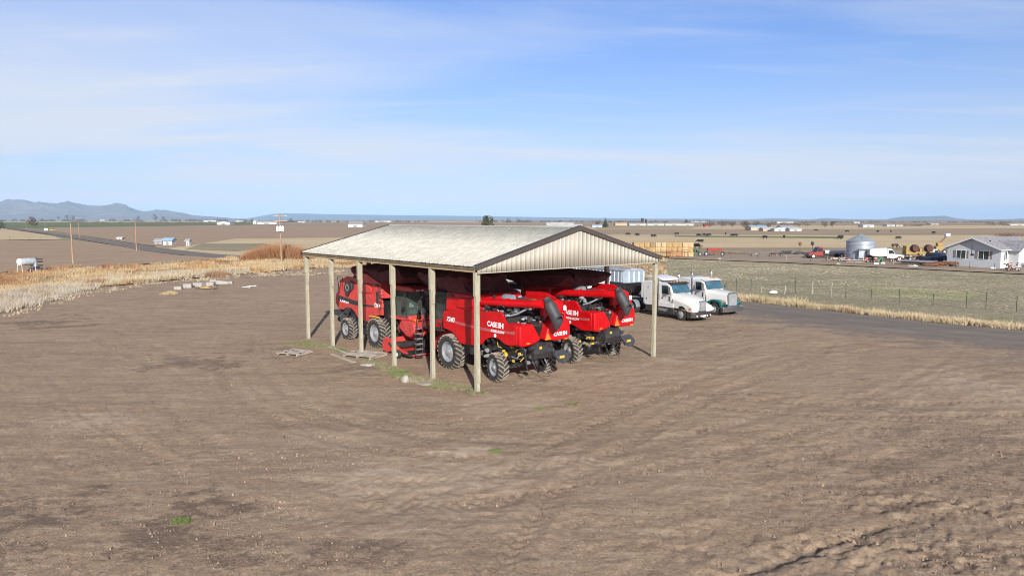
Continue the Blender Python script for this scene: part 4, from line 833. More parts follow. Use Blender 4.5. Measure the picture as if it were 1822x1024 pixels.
def semi(label, x, y, rz, style='slope', fender='white', group=SG):
    T = thing('semi_truck', label, 'truck', (x, y, 0), rz, group); wm = M['white']; fm = M[fender]
    for s in (-1, 1):
        truck_wheel(T, (0, s*1.02, .52), .52, .28, s)
        for xx in (-5.9, -7.2): truck_wheel(T, (xx, s*1.05, .52), .52, .26, s, dual=True)
    mb = MB()
    for s in (-1, 1): mb.bb(-7.9, .6, s*.42-.05, s*.42+.05, .72, .98)
    for xx in (-5.9, -7.2, 0): mb.tube([(xx, -1.0, .52), (xx, 1.0, .52)], .09, 8)
    mb.bb(-5.0, -4.5, -.5, .5, .9, 1.0); mb.prism([(-7.2, 1.0), (-5.9, 1.0), (-6.1, 1.14), (-7.0, 1.18)], -.45, .45); greeble(mb, -5.6, -4.5, -.9, .9, .75, 1.5, 26, 4, (0,), .05, .3)
    mb.build('frame', M['black'], T, bevel=.01)
    sl = style == 'slope'
    # sleeper
    mb = MB(); mb.prism([(-2.75, 1.02), (-4.5, 1.02), (-4.5, 2.95), (-3.9, 3.05), (-2.75, 3.0)], -1.2, 1.2); mb.build('sleeper', wm, T, bevel=.09, seg=3)
    for s in (-1, 1):
        mb = MB(); mb.bb(-4.2, -3.45, s*1.2-.006, s*1.2+.006, 1.95, 2.75); mb.build('sleeper_door', M['white'], T, bevel=.004, smooth=0)
        mb = MB(); mb.bb(-4.2, -3.45, s*1.2-.006, s*1.2+.006, 1.22, 1.86); mb.build('locker_door', M['white'], T, bevel=.004, smooth=0)
        mb = MB(); mb.bb(-3.9, -3.84, s*1.2-.02, s*1.2+.02, 2.3, 2.55); mb.bb(-4.1, -4.0, s*1.2-.015, s*1.2+.015, 1.4, 1.52); mb.build('latch', M['black'], T, smooth=0)
        mb = MB(); mb.bb(-4.75, -4.5, s*1.16-.02, s*1.16+.02, 1.5, 2.9); mb.build('side_extender', wm, T, bevel=.01)
    if sl:
        mb = MB(); mb.prism([(-2.3, 3.1), (-2.6, 3.3), (-3.5, 3.42), (-4.35, 3.44), (-4.35, 3.25), (-3.3, 3.16)], -.95, .95); mb.build('roof_fairing', wm, T, bevel=.08, seg=3)
    # cab
    mb = MB(); mb.prism([(-1.15, 1.0), (-2.75, 1.0), (-2.75, 2.85), (-2.5, 2.96), (-1.75, 2.93), (-1.5, 2.84), (-1.08, 2.08)], -1.08, 1.08); mb.build('cab', wm, T, bevel=.08, seg=3)
    mb = MB(); mb.prism([(-1.1, 2.14), (-1.42, 2.74), (-1.43, 2.76), (-1.05, 2.14)], -.98, .98); 
    mb = MB(); mb.add([(-1.055, -.95, 2.14), (-1.055, .95, 2.14), (-1.42, .92, 2.79), (-1.42, -.92, 2.79), (-1.0, -.95, 2.15), (-1.0, .95, 2.15), (-1.385, .92, 2.81), (-1.385, -.92, 2.81)], [(0, 1, 2, 3), (7, 6, 5, 4), (0, 4, 5, 1), (1, 5, 6, 2), (2, 6, 7, 3), (3, 7, 4, 0)]); mb.build('windshield', M['bluglass'], T, bevel=.01)
    mb = MB(); mb.prism([(-1.32, 2.83), (-1.75, 2.96), (-1.72, 3.02), (-1.2, 2.86)], -1.05, 1.05); mb.build('sun_visor', M['black'] if sl else wm, T, bevel=.01)
    for k in range(5):
        mb = MB(); mb.bb(-1.75, -1.62, -.7+k*.35-.05, -.7+k*.35+.05, 2.95, 3.05); mb.build('marker_lamp', M['amber'], T, bevel=.01)
    for s in (-1, 1):
        mb = MB(); mb.prism([(-1.28, 2.12), (-1.62, 2.72), (-2.3, 2.72), (-2.3, 2.05), (-1.5, 2.02)], s*1.075, s*1.095); mb.build('side_window', M['glass'], T, smooth=0)
        mb = MB(); mb.prism([(-1.2, 1.1), (-1.22, 2.0), (-2.4, 2.0), (-2.4, 1.1)], s*1.078, s*1.088); mb.build('door', wm, T, bevel=.004, smooth=0)
        mb = MB(); mb.bb(-2.32, -2.16, s*1.085, s*1.12, 1.62, 1.68); mb.build('door_handle', M['black'], T)
        mb = MB(); mb.bb(-1.5, -1.36, s*1.08, s*1.1, 1.45, 1.85); mb.build('peep_window', M['black'], T)
        mb = MB(); mb.tube([(-1.3, s*1.1, 2.75), (-1.15, s*1.4, 2.7), (-1.15, s*1.4, 2.1), (-1.3, s*1.1, 2.0)], .018, 6); mb.bb(-1.2, -1.12, s*1.3, s*1.52, 2.18, 2.66); mb.build('mirror', M['chrome'], T)
        mb = MB(); mb.tube([(-2.62, s*1.18, 1.0), (-2.62, s*1.18, 2.0)], .12, 14, 0); mb.tube([(-2.62, s*1.18, 1.9), (-2.62, s*1.18, 3.3), (-2.66, s*1.2, 3.5), (-2.85, s*1.24, 3.58)], .068, 12, 0); mb.build('exhaust_stack', M['chrome'], T)
        if sl:
            mb = MB(); mb.bb(-4.3, -.85, s*1.12, s*1.22, .95, 1.3); mb.build('side_skirt', wm, T, bevel=.02)
            mb = MB(); mb.bb(-4.2, -.8, s*.95, s*1.2, .42, .95); mb.build('fuel_tank', M['black'], T, bevel=.04)
            mb = MB(); mb.prism([(-2.6, .62), (-1.7, .58), (-1.4, .8), (-2.6, .84)], s*1.2, s*1.22); mb.build('step', M['steel'], T, smooth=0)
        else:
            mb = MB(); mb.tube([(-3.6, s*.95, .75), (-1.9, s*.95, .75)], .3, 18); mb.build('fuel_tank', M['chrome'], T)
        mb = MB(); pts = []
        for k in range(9):
            a = math.pi*(.02+.55*k/8); pts.append((-7.2-.64*math.cos(a) if False else -5.9+.66*math.cos(a), .52+.66*math.sin(a)))
        q = pts+[(p[0]*1.0, p[1]-.0) for p in []]
        inner = [(-5.9+.62*math.cos(math.pi*(.02+.55*k/8)), .52+.62*math.sin(math.pi*(.02+.55*k/8))) for k in range(8, -1, -1)]
        mb.prism(pts+inner, s*.75, s*1.3); mb.build('mud_fender', M['steel'], T, smooth=30)
    mb = MB(); mb.bb(-1.135, -1.115, -1.06, 1.06, 1.0, 2.12); mb.bb(-2.78, -2.74, -1.1, 1.1, 1.0, 2.9); mb.build('body_gap', M['black'], T, smooth=0)
    for s in (-1, 1):
        mb = MB(); mb.bb(-2.42, -2.405, s*1.075, s*1.092, 1.1, 2.75); mb.bb(-1.26, -1.245, s*1.075, s*1.092, 1.1, 2.1); mb.bb(-2.42, -1.245, s*1.075, s*1.092, 1.09, 1.105); mb.build('door_seam', M['black'], T, smooth=0)
    # hood
    if sl:
        secs = []
        for x_, hw, z0, z1 in ((-1.12, 1.02, 1.05, 2.13), (-.6, 1.0, 1.1, 2.08), (0, .93, 1.15, 1.98), (.5, .84, 1.1, 1.86), (.9, .7, 1.0, 1.74), (1.12, .55, .9, 1.64), (1.18, .42, .9, 1.55)):
            secs.append([(x_, -hw, z0), (x_, -hw*1.0, z0+(z1-z0)*.55), (x_, -hw*.9, z0+(z1-z0)*.85), (x_, -hw*.55, z1), (x_, 0, z1+.03), (x_, hw*.55, z1), (x_, hw*.9, z0+(z1-z0)*.85), (x_, hw, z0+(z1-z0)*.55), (x_, hw, z0)])
        mb = MB(); mb.loft(secs); mb.build('hood', wm, T, bevel=0, smooth=50)
        for s in (-1, 1):
            arch = [(.62*math.cos(math.pi*k/10), .55+.62*math.sin(math.pi*k/10)) for k in range(11)]
            prof = [(1.26, .78), (1.26, 1.08), (1.12, 1.24), (.6, 1.42), (-.4, 1.6), (-1.0, 1.66), (-1.0, .95)]+[(-.62, .95)]+[p for p in arch[::-1] if p[1] > .9]+[(.66, .78)]
            mb = MB(); mb.prism([(x_, min(z_, 1.9)*(1.0 if z_ < 1 else 1.13)) for x_, z_ in prof], s*.45, s*1.18, pts2=prof); mb.build('fender', fm, T, bevel=.06, seg=3)
            mb = MB(); mb.prism([(1.05, 1.08), (1.3, 1.05), (1.3, .88), (1.0, .9)], s*.72, s*1.215); mb.build('headlight', M['decal'], T, bevel=.02)
            mb = MB(); mb.bb(.95, 1.2, s*1.16, s*1.23, 1.02, 1.12); mb.build('turn_signal', M['orange'], T)
            mb = MB(); mb.bb(.2, .6, s*1.2, s*1.215, .88, .93); mb.build('marker_lamp', M['amber'], T)
        mb = MB(); mb.prism([(-1.2, .3), (-1.24, .6), (-1.2, .86), (1.2, .86), (1.24, .6), (1.2, .3)][::-1], 0, 1, 'x')
        mb = MB(); bar = [(.66, 1.21), (1.1, 1.17), (1.34, .9), (1.42, .5), (1.42, -.5), (1.34, -.9), (1.1, -1.17), (.66, -1.21)]; mb.prism(bar, .32, .8, 'z'); mb.build('bumper', M['black'], T, bevel=.04, seg=3)
        mb = MB(); mb.prism([(-.36, .80), (-.36, 1.6), (-.28, 1.68), (.28, 1.68), (.36, 1.6), (.36, .80)], 1.12, 1.27, 'x')
        mb.build('grille', M['chrome'], T, bevel=.03)
        mb = MB(); mb.bb(1.265, 1.285, -.30, .30, .88, 1.6); mb.build('grille_mesh', M['grey'], T)
        for y in (-.75, .75, -.35, .35):
            mb = MB(); mb.lathe([(.07, 0), (.07, .03), (.001, .035)], (1.41 if abs(y) < .5 else 1.37, y, .5), 'x', 10); mb.build('fog_lamp', M['decal'], T)
        mb = MB(); mb.bb(1.42, 1.44, -.2, .2, .4, .55); mb.build('number_plate', M['amber'] if False else M['decal'], T)
    else:
        secs = []
        for x_, hw, z0, z1 in ((-1.1, .98, 1.05, 2.14), (-.5, .85, 1.05, 2.08), (.3, .72, 1.0, 2.0), (.92, .62, 1.0, 1.92)):
            secs.append([(x_, -hw, z0), (x_, -hw*1.0, z0+(z1-z0)*.7), (x_, -hw*.86, z0+(z1-z0)*.93), (x_, -hw*.55, z1), (x_, 0, z1+.02), (x_, hw*.55, z1), (x_, hw*.86, z0+(z1-z0)*.93), (x_, hw, z0+(z1-z0)*.7), (x_, hw, z0)])
        mb = MB(); mb.loft(secs); mb.build('hood', wm, T, smooth=50)
        mb = MB(); mb.prism([(-.56, .8), (-.6, 1.8), (-.4, 1.98), (.4, 1.98), (.6, 1.8), (.56, .8)], .92, 1.02, 'x'); mb.build('grille', M['chrome'], T, bevel=.03)
        mb = MB(); mb.prism([(-.48, .88), (-.5, 1.72), (-.34, 1.88), (.34, 1.88), (.5, 1.72), (.48, .88)], 1.02, 1.035, 'x'); mb.build('grille_mesh', M['grey'], T)
        for s in (-1, 1):
            out = [(.9, .95), (.85, 1.18), (.6, 1.3), (.2, 1.36), (-.3, 1.34), (-.75, 1.15), (-1.0, .85), (-1.2, .8), (-1.2, .7), (-.92, .72), (-.6, 1.0), (-.25, 1.2), (.15, 1.22), (.5, 1.1), (.62, .85), (.7, .8)]
            mb = MB(); mb.prism(out, s*.6, s*1.2); mb.build('fender', fm, T, bevel=.04, seg=3)
            mb = MB(); mb.lathe([(.001, -.14), (.12, -.1), (.15, .02), (.13, .08), (.001, .09)], (.98, s*.95, 1.12), 'x', 16); mb.build('headlight', M['chrome'], T)
            mb = MB(); mb.bb(.85, 1.0, s*1.05, s*1.2, 1.2, 1.3); mb.build('turn_signal', M['orange'], T)
        mb = MB(); bar = [(.9, 1.24), (1.12, 1.2), (1.2, .9), (1.24, 0), (1.2, -.9), (1.12, -1.2), (.9, -1.24)]; mb.prism(bar, .35, .8, 'z'); mb.build('bumper', M['chrome'], T, bevel=.03, seg=3)
    return T
M['bluesteel'] = mat('blue_grey_steel', (.30, .37, .44), .5, metal=.2, var=.1)
M['bluglass'] = mat('blue_glass', (.05, .12, .17), .05, var=.3, spec=.9, scale=1)
th = math.atan2(-5.98, 3.67)
hd = Vector((math.cos(th), math.sin(th), 0)); lf = Vector((-hd.y, hd.x, 0))
p1 = Vector((13.9, 55.4, 0))+lf*1.05; p2 = Vector((17.61, 58.76, 0))+lf*1.05
semi('white semi truck with sloped nose, black bumper and sleeper, parked nearest the shed', p1.x, p1.y, th)
semi('white semi truck with teal fenders and a tall square grille at the gravel road', p2.x, p2.y, th-.03, 'long', 'teal')
# grain hopper trailer behind the first truck
def hopper_trailer(label, p, ang, L=13.5):
    T = thing('hopper_trailer', label, 'trailer', (p.x, p.y, 0), ang)   # x back to front, origin below the front end
    mb = MB(); W_ = 1.28; n = 26
    prof = [(-L, W_), (-.35, W_), (0, W_-.35), (0, -W_+.35), (-.35, -W_), (-L, -W_)]; mb.prism(prof, 2.55, 3.62, 'z'); mb.build('upper_box', M['bluesteel'], T, bevel=.02)
    for s in (-1, 1):
        mb = MB()
        for k in range(n): x_ = -L+.3+k*(L-.8)/(n-1); mb.bb(x_-.035, x_+.035, s*W_-.03, s*W_+.045, 2.62, 3.55)
        mb.build('side_ribs', M['decal'], T)
        mb = MB(); mb.tube([(-L, s*(W_+.02), 3.62), (-.3, s*(W_+.02), 3.62)], .05, 6); mb.build('top_rail', M['chrome'], T)
    mb = MB()
    for k in range(4): mb.bb(.0, .05, -.9+k*.6-.04, -.9+k*.6+.04, 2.62, 3.55)
    mb.build('front_ribs', M['decal'], T)
    mb = MB()
    for k in range(11):
        x_ = -L+.4+k*(L-.8)/10; mb.tube([(x_, -W_, 3.62), (x_, -.5, 3.85), (x_, .5, 3.85), (x_, W_, 3.62)], .03, 5)
    mb.build('tarp_bows', M['steel'], T)
    mb = MB(); mb.prism([(-1.2, 3.6), (-.9, 3.74), (0, 3.84), (.9, 3.74), (1.2, 3.6)], -L+.3, -.3, 'x'); mb.build('tarp', mat('grey_tarp', (.30, .31, .33), .8, bmp=.3, bsc=4), T)
    mb = MB(); mb.prism([(-L+.05, 2.55), (-.05, 2.55), (-.9, 1.3), (-4.2, 1.25), (-L/2, 2.2), (-L+4.5, 1.3), (-L+1.8, 1.35)], -1.2, 1.2)
    mb.build('hopper', M['blackmetal'], T, bevel=.02)
    mb = MB(); mb.bb(-L+.1, -.2, -1.0, -.9, 1.2, 1.35); mb.bb(-L+.1, -.2, .9, 1.0, 1.2, 1.35)
    for x_ in (-3.6, -3.2):
        for s in (-1, 1): mb.bb(x_-.06, x_+.06, s*.95-.06, s*.95+.06, .3, 1.3)
    for x_ in (-.3, -1.0, -1.7):
        for s in (-1, 1): mb.tube([(x_, s*1.15, 1.3), (x_, s*1.2, 2.55)], .035, 5)
    for k in range(5): mb.tube([(-.2, -1.2, 1.4+k*.22), (-.2, -.7, 1.4+k*.22)], .02, 5)
    mb.build('trailer_frame', M['black'], T)
    for x_ in (-L+1.0, -L+2.3):
        for s in (-1, 1): truck_wheel(T, (x_, s*1.05, .52), .52, .26, s, dual=True)
    return T
pt = p1-hd*6.75
hopper_trailer('silver ribbed grain trailer with black hopper hitched behind the sloped nose white truck', pt, th+.02)
# white trailer with a rolled teal tarp
def tarp_trailer(label, p, ang, L, H, white_h=1.3):
    T = thing('grain_trailer', label, 'trailer', (p[0], p[1], 0), ang)
    mb = MB(); mb.bb(-L, 0, -1.25, 1.25, 1.3, H); mb.build('box', M['white'], T, bevel=.05)
    mb = MB(); mb.prism([(-1.28, H-.03), (-1.1, H+.14), (0, H+.32), (1.1, H+.14), (1.28, H-.03)], -L-.02, .02, 'x'); mb.build('tarp', mat('teal_tarp', (.01, .22, .17), .6, bmp=.3, bsc=3), T, smooth=50)
    mb = MB(); mb.tube([(-L, 1.32, H-.05), (0, 1.32, H-.05)], .09, 10); mb.build('tarp_roll', M['teal'], T)
    mb = MB(); mb.bb(-L, 0, -.5, .5, .95, 1.28); mb.bb(-1.5, -1.3, -.9, .9, .2, 1.0); mb.build('trailer_frame', M['black'], T)
    for x_ in (-L+1, -L+2.3):
        for s in (-1, 1): truck_wheel(T, (x_, s*1.0, .5), .5, .26, s, dual=True)
au = math.atan2(-U.y, -U.x)
q = atd(936, 484, 58); tarp_trailer('white grain trailer under a teal tarp behind the shed roof posts', (q[0], q[1]), au, 9.5, 3.3)
# white box truck facing away
def box_truck(label, x, y, rz):
    T = thing('box_truck', label, 'truck', (x, y, 0), rz)
    mb = MB(); mb.prism([(0, 1.0), (0, 3.7), (.15, 3.88), (2.2, 3.85), (3.4, 3.6), (4.1, 3.0), (4.1, 1.0)], -1.2, 1.2); mb.build('body', M['white'], T, bevel=.1, seg=3)
    mb = MB(); mb.prism([(3.9, 1.0), (3.9, 2.78), (4.5, 2.7), (5.1, 2.0), (6.2, 1.8), (6.3, 1.0)], -1.05, 1.05); mb.build('cab', M['teal'], T, bevel=.08)
    mb = MB(); mb.bb(4.6, 4.7, -.9, .9, 2.05, 2.6); mb.build('windshield', M['bluglass'], T)
    mb = MB(); mb.bb(-.1, 6.2, -.5, .5, .7, 1.0); mb.build('frame', M['black'], T)
    mb = MB(); mb.bb(-.03, 0, -1.0, 1.0, 1.1, 3.5); mb.build('rear_door', M['white'], T, bevel=.01)
    for x_ in (.8, 5.4):
        for s in (-1, 1): truck_wheel(T, (x_, s*1.0, .5), .5, .28, s)
q = atd(1092, 520, 52.5); box_truck('white box truck with teal cab, seen between the right combine and the grain trailer', q[0]-1.0, q[1]+.6, math.atan2(U.y, U.x))
# ---------------------------------------------------------------- debris by the shed
def plank(p, L, w_, th_, ang, label, cat='board', z=.03, tilt=0, name='board', group=None, m='greywood'):
    mb = MB(); mb.box((0, 0, 0), (L, w_, th_)); o = mb.build(name, M[m], None, smooth=0, bevel=.006); o.location = (p[0], p[1], z); o.rotation_euler = (0, tilt, ang); return tag(o, label, cat, group)
a, b = at(590, 630), at(631, 645); plank(((a[0]+b[0])/2, (a[1]+b[1])/2), math.dist(a, b), .24, .05, math.atan2(b[1]-a[1], b[0]-a[0]), 'grey weathered board lying loose left of the broken pallet')
a, b = at(584, 617), at(628, 632); plank(((a[0]+b[0])/2, (a[1]+b[1])/2), math.dist(a, b), .2, .06, math.atan2(b[1]-a[1], b[0]-a[0]), 'long board sunk in the dirt beside the third shed post')
def pallet(x, y, ang, label, n=6, L=2.4, W_=1.4, broken=0):
    T = thing('pallet', label, 'pallet', (x, y, .02), ang); r = random.Random(n)
    for k in range(n):
        mb = MB(); mb.box((0, 0, 0), (L*r.uniform(.8, 1), .16, .03)); o = mb.build('slat', M['greywood'], T, smooth=0); o.location = (r.uniform(-.1, .1), -W_/2+k*W_/(n-1), .16+r.uniform(-.01, .02)); o.rotation_euler = (r.uniform(-.03, .03), r.uniform(-.03, .04), r.uniform(-.06, .06)*(1+broken*3))
    for k in (-1, 0, 1):
        mb = MB(); mb.box((0, 0, 0), (.08, W_+.1, .11)); o = mb.build('runner', M['greywood'], T, smooth=0); o.location = (k*L*.42, 0, .08)
    return T
g = at(650, 634); pallet(g[0], g[1], math.atan2(-.62, .78)+.15, 'weathered wooden pallet lying between the third and fourth shed posts')
g = at(525, 630); pallet(g[0], g[1], -.4, 'broken grey pallet lying left of the first shed post', 5, 1.7, 1.3, 1)
def rock(x, y, r, label, m='concrete', sq=(1, 1, .7), seed=1, name='concrete_chunk', cat='concrete'):
    mb = MB(); bm = bmesh.new(); bmesh.ops.create_icosphere(bm, subdivisions=2, radius=r)
    for v in bm.verts:
        n_ = mnoise.noise(v.co*2/r+Vector((seed, 0, 0))); v.co *= 1+n_*.35; v.co.x *= sq[0]; v.co.y *= sq[1]; v.co.z *= sq[2]
    me = bpy.data.meshes.new(name); bm.to_mesh(me); bm.free(); me.materials.append(M[m]); o = bpy.data.objects.new(name, me); COL.objects.link(o); o.location = (x, y, r*sq[2]*.5); return tag(o, label, cat)
g = at(721, 679); rock(g[0], g[1], .22, 'pale concrete chunk on the green weeds by the shed', seed=3, sq=(1, .8, 1.1))
g = at(653, 650); rock(g[0], g[1], .32, 'flat concrete piece in the dirt in front of the pallet', seed=9, sq=(1.3, .9, .3))
g = at(757, 684); rock(g[0], g[1], .3, 'flat tan stone half buried near the fifth post', seed=5, sq=(1.2, .8, .2), name='stone', cat='stone')
def clods(P, rad, cols, name, label):
    n = len(P); r = np.random.default_rng(4); a0 = r.uniform(0, 6.28, n); V = np.zeros((n, 3, 3, 3)); top = np.stack([P[:, 0]+rad*r.uniform(-.3, .3, n), P[:, 1]+rad*r.uniform(-.3, .3, n), rad*r.uniform(.7, 1.2, n)], 1)
    b = [np.stack([P[:, 0]+rad*np.cos(a0+k*2.094)*r.uniform(.7, 1.3, n), P[:, 1]+rad*np.sin(a0+k*2.094)*r.uniform(.7, 1.3, n), np.full(n, -.035)], 1) for k in range(3)]
    for k in range(3): V[:, k, 0] = b[k]; V[:, k, 1] = b[(k+1) % 3]; V[:, k, 2] = top
    o = tri_mesh(name, V.reshape(-1, 3, 3), np.repeat(cols, 3, 0), M['blade']); return tag(o, label, 'stones', kind='stuff')
zone = [at(-60, 1040), at(1880, 1040), at(1880, 600), at(1100, 560), at(500, 540), at(-60, 600)]
tt = rng.uniform(0, 1, 14000); yy = 15*np.exp(tt*math.log(62/15)); xx = yy*rng.uniform(-.8, .8, 14000); P = np.stack([xx, yy], 1); P = P[inpoly(xx, yy, zone)]
cl = fbm(P[:, 0]*.5, P[:, 1]*.5, 3, 66); P = P[cl+rng.uniform(-.12, .12, len(P)) > .5]
rad = rng.uniform(.25, 1, len(P))**2.2*.05+.010; f_ = rng.uniform(0, 1, (len(P), 1)); rad = np.where(f_[:, 0] > .95, np.minimum(rad, .022), rad); cols = np.where(f_ > .95, np.array([[.36, .31, .26]]), np.array([[.20, .145, .11]])*(.7+f_*1.1))
clods(P, rad, cols, 'gravel', 'loose clods and pale stones strewn over the dirt yard')
# concrete blocks and scrap on the left of the yard
bi = 0
for x0, x1, yb, hh, lab in ((309, 322, 515, 7, 'small grey concrete block, leftmost of the row in the yard'), (325, 339, 512, 9, 'square concrete block, second from the left of the row'), (343, 361, 510, 9, 'pale concrete block behind the yellow implement'), (366, 380, 509, 9, 'leaning concrete slab, right of the pale block'), (398, 412, 505, 6, 'white concrete end block at the right of the row')):
    g0, g1 = at(x0, yb), at(x1, yb); w_ = g1[0]-g0[0]; h_ = hh*g0[1]/FPX*.9; mb = MB(); mb.box((0, 0, h_/2-.05), (w_, w_*.7, h_)); o = mb.build('concrete_block', M['concrete'], None, bevel=.04, rz=.25*math.sin(bi*2.1)); o.location = ((g0[0]+g1[0])/2, g0[1]+w_*.35, 0); bi += 1; tag(o, lab, 'concrete block')
g = at(388, 506); mb = MB(); mb.prism([(-1.2, 0), (1.5, 0), (1.2, .35), (-.9, .6)], -.3, .3); o = mb.build('rubble_slab', M['concrete'], None, bevel=.02); o.location = (g[0], g[1], 0); o.rotation_euler = (-.25, 0, .1); tag(o, 'grey broken slab resting among the concrete blocks', 'rubble')
g = at(366, 514); T = thing('garden_implement', 'yellow and black implement lying before the concrete blocks', 'implement', (g[0], g[1], 0), .2)
mb = MB(); mb.prism([(-.6, .2), (.1, .35), (.6, .15), (.5, .08), (-.5, .1)], -.2, .2); mb.build('deck', M['ochre'], T, bevel=.03); mb = MB(); mb.tube([(-1.2, 0, .1), (.2, 0, .2), (1.1, .1, .55)], .05, 6); mb.tube([(.8, -.2, .05), (1.3, -.2, .05), (1.3, .1, .4)], .05, 6); mb.build('arm', M['black'], T)
g = at(445, 512); T = thing('pipe', 'white plastic pipe lying right of the concrete blocks', 'pipe', (g[0], g[1], .05)); mb = MB(); mb.tube([(-.9, 0, .05), (.7, .2, .22)], .05, 8); mb.build('tube', M['decal'], T); mb = MB(); mb.tube([(-.1, 0, .15), (-.12, 0, -.05)], .05, 8); mb.build('leg', M['decal'], T)
# fuel tank on legs and rack
M['tankshade'] = mat('shaded_white_paint', (.5, .52, .55), .5, var=.2); g = at(36, 486); T = thing('fuel_tank', 'white fuel tank on tall legs in the dry grass at far left', 'tank', (g[0], g[1], 0), 1.25)  # tank side coloured grey as its shading; the end cap stays white
mb = MB(); mb.lathe([(.001, -1.15), (.35, -1.13), (.56, -1.0), (.58, -.95), (.58, 1.35), (.56, 1.42), (.3, 1.52), (.001, 1.54)], (.9, 0, 1.75), 'x', 28); mb.build('cylinder', M['tankshade'], T); mb = MB(); mb.lathe([(.56, -.99), (.35, -1.14), (.001, -1.16)], (.9, 0, 1.75), 'x', 28); mb.build('end_cap', M['white'], T)
for x_ in (.0, 2.1):
    for s in (-1, 1): mb = MB(); mb.tube([(x_, s*.45, 1.5), (x_-.05, s*.6, 0)], .05, 6); mb.build('leg', M['white'], T)
g = at(66, 484); T = thing('pipe_rack', 'dark steel rack with pipes and a grey canister beside the white tank', 'rack', (g[0], g[1], 0), .1)
mb = MB(); 
for z_ in (.6, 1.1, 1.7, 2.1): mb.tube([(-.9, 0, z_), (.9, 0, z_)], .11, 8)
mb.build('pipes', M['black'], T); mb = MB(); mb.lathe([(.001, .9), (.33, .95), (.33, 1.9), (.001, 2.0)], (0, -.25, 0), 'z', 16); mb.build('canister', M['steel'], T); mb = MB(); mb.bb(-.35, .35, -.3, .3, 0, .9); mb.bb(-.05, .05, -.05, .05, 0, 2.4); mb.build('stand', M['blue'], T)
# utility poles
def pole(X, Yb, Yt, label, arm=0, cans=0, w_=.12, lean=0):
    g = at(X, Yb); d = g[1]; z0 = terrain(g[1]); zt = atd(X, Yt, d)[2]; T = thing('utility_pole', label, 'utility pole', (g[0], g[1], z0-.2), 0)
    mb = MB(); mb.tube([(0, 0, 0), (lean, 0, zt-z0+.2)], [w_, w_*.72], 10); mb.build('mast', M['pole'], T); H = zt-z0+.2
    if arm:
        for k in range(arm):
            mb = MB(); mb.box((0, .15, H-.5-k*1.0), (2.6, .1, .13), 0, .25); mb.build('crossarm', M['greywood'], T)
            for x_ in (-1.2, -.6, .6, 1.2): mb = MB(); mb.lathe([(.03, 0), (.06, .08), (.03, .2), (.001, .22)], (x_*math.cos(.25), .15+x_*math.sin(.25), H-.45-k*1.0), 'z', 8); mb.build('insulator', M['grey'], T)
    for k in range(cans):
        x_ = (-.55, .5, .15)[k]; y_ = (-.1, -.2, -.5)[k]; mb = MB(); mb.lathe([(.001, 0), (.26, .02), (.28, .08), (.28, .9), (.24, 1.0), (.1, 1.04), (.08, 1.2), (.001, 1.22)], (x_, y_, H-3.6), 'z', 14); mb.build('transformer', M['white'], T)
pole(501, 466, 379, 'wooden power pole with crossarms and white transformers by the left road', 2, 3, .16, -.1)
pole(130, 469, 397, 'bare orange wooden pole standing in the dry grass at left', 0, 0, .16)
pole(243, 446, 392, 'slim wooden power pole at the road beyond the ploughed field', 0, 0, .14)
pole(141, 424, 386, 'distant power pole across the left road', 1)
pole(81, 413, 386, 'distant power pole left of the white roadside sign', 0)
pole(47, 408, 387, 'far power pole at the left road, left of the bare tree', 0)
# ---------------------------------------------------------------- wire fences
def fence(label, posts, wires=True, white=()):
    a0 = at(*posts[0][:2]); T = thing('wire_fence', label, 'fence', (a0[0], a0[1], 0)); tops = []
    for i, (X, Yb, Yt) in enumerate(posts):
        g = at(X, Yb); H = atd(X, Yt, g[1])[2]; H = min(max(H, .8), 2.0); r = random.Random(i*7+3); l = r.uniform(-.05, .05)*(5 if i in white else 1)
        c = (g[0]-a0[0], g[1]-a0[1], 0); k = (c[0]+l*.5, c[1], H*.5); t = (c[0]+l*.3, c[1], H)
        mb = MB(); mb.tube([c, k, t], .045 if i in white else .034, 6); mb.build('fence_post', M['greywood'] if i in white else M['fpost'], T); tops.append((c, t, H))
    if wires:
        mb = MB()
        for f_ in (.35, .62, .92):
            for (c, t, H), (c2_, t2, H2) in zip(tops[:-1], tops[1:]): mb.tube([(c[0], c[1], 1.25*f_), ((c[0]+c2_[0])/2, (c[1]+c2_[1])/2, 1.25*f_-.04), (c2_[0], c2_[1], 1.25*f_)], .006, 3, caps=False)
        mb.build('wire', M['steel'], T)
    return T
M['fpost'] = mat('steel_post', (.05, .065, .05), .7, var=.3)
fence('thin wire fence on steel and crooked white posts behind the roadside dry grass', [(1310, 518, 496), (1336, 520, 496), (1355, 520, 511), (1396, 523, 508), (1415, 523, 494), (1445, 524, 500), (1480, 528, 503), (1504, 531, 504), (1550, 534, 514), (1600, 539, 514), (1660, 543, 522), (1719, 547, 518), (1754, 551, 520), (1808, 556, 527), (1880, 564, 533), (1960, 572, 540)], white=(2, 3, 5, 6))
fence('weathered wire fence along the front of the farmyard', [(1190, 459, 449), (1240, 461, 450), (1300, 462, 451), (1347, 463, 453), (1400, 464, 453), (1442, 465, 453), (1473, 466, 454), (1503, 467, 455), (1560, 469, 457), (1590, 470, 458), (1640, 472, 460), (1663, 474, 460), (1700, 477, 463), (1725, 478, 465), (1769, 481, 468), (1830, 486, 472)], white=(4, 6, 9))
fence('short row of fence posts at the edge of the pale field at far left', [(17, 428, 421), (53, 428, 421), (73, 428, 420)], wires=False)
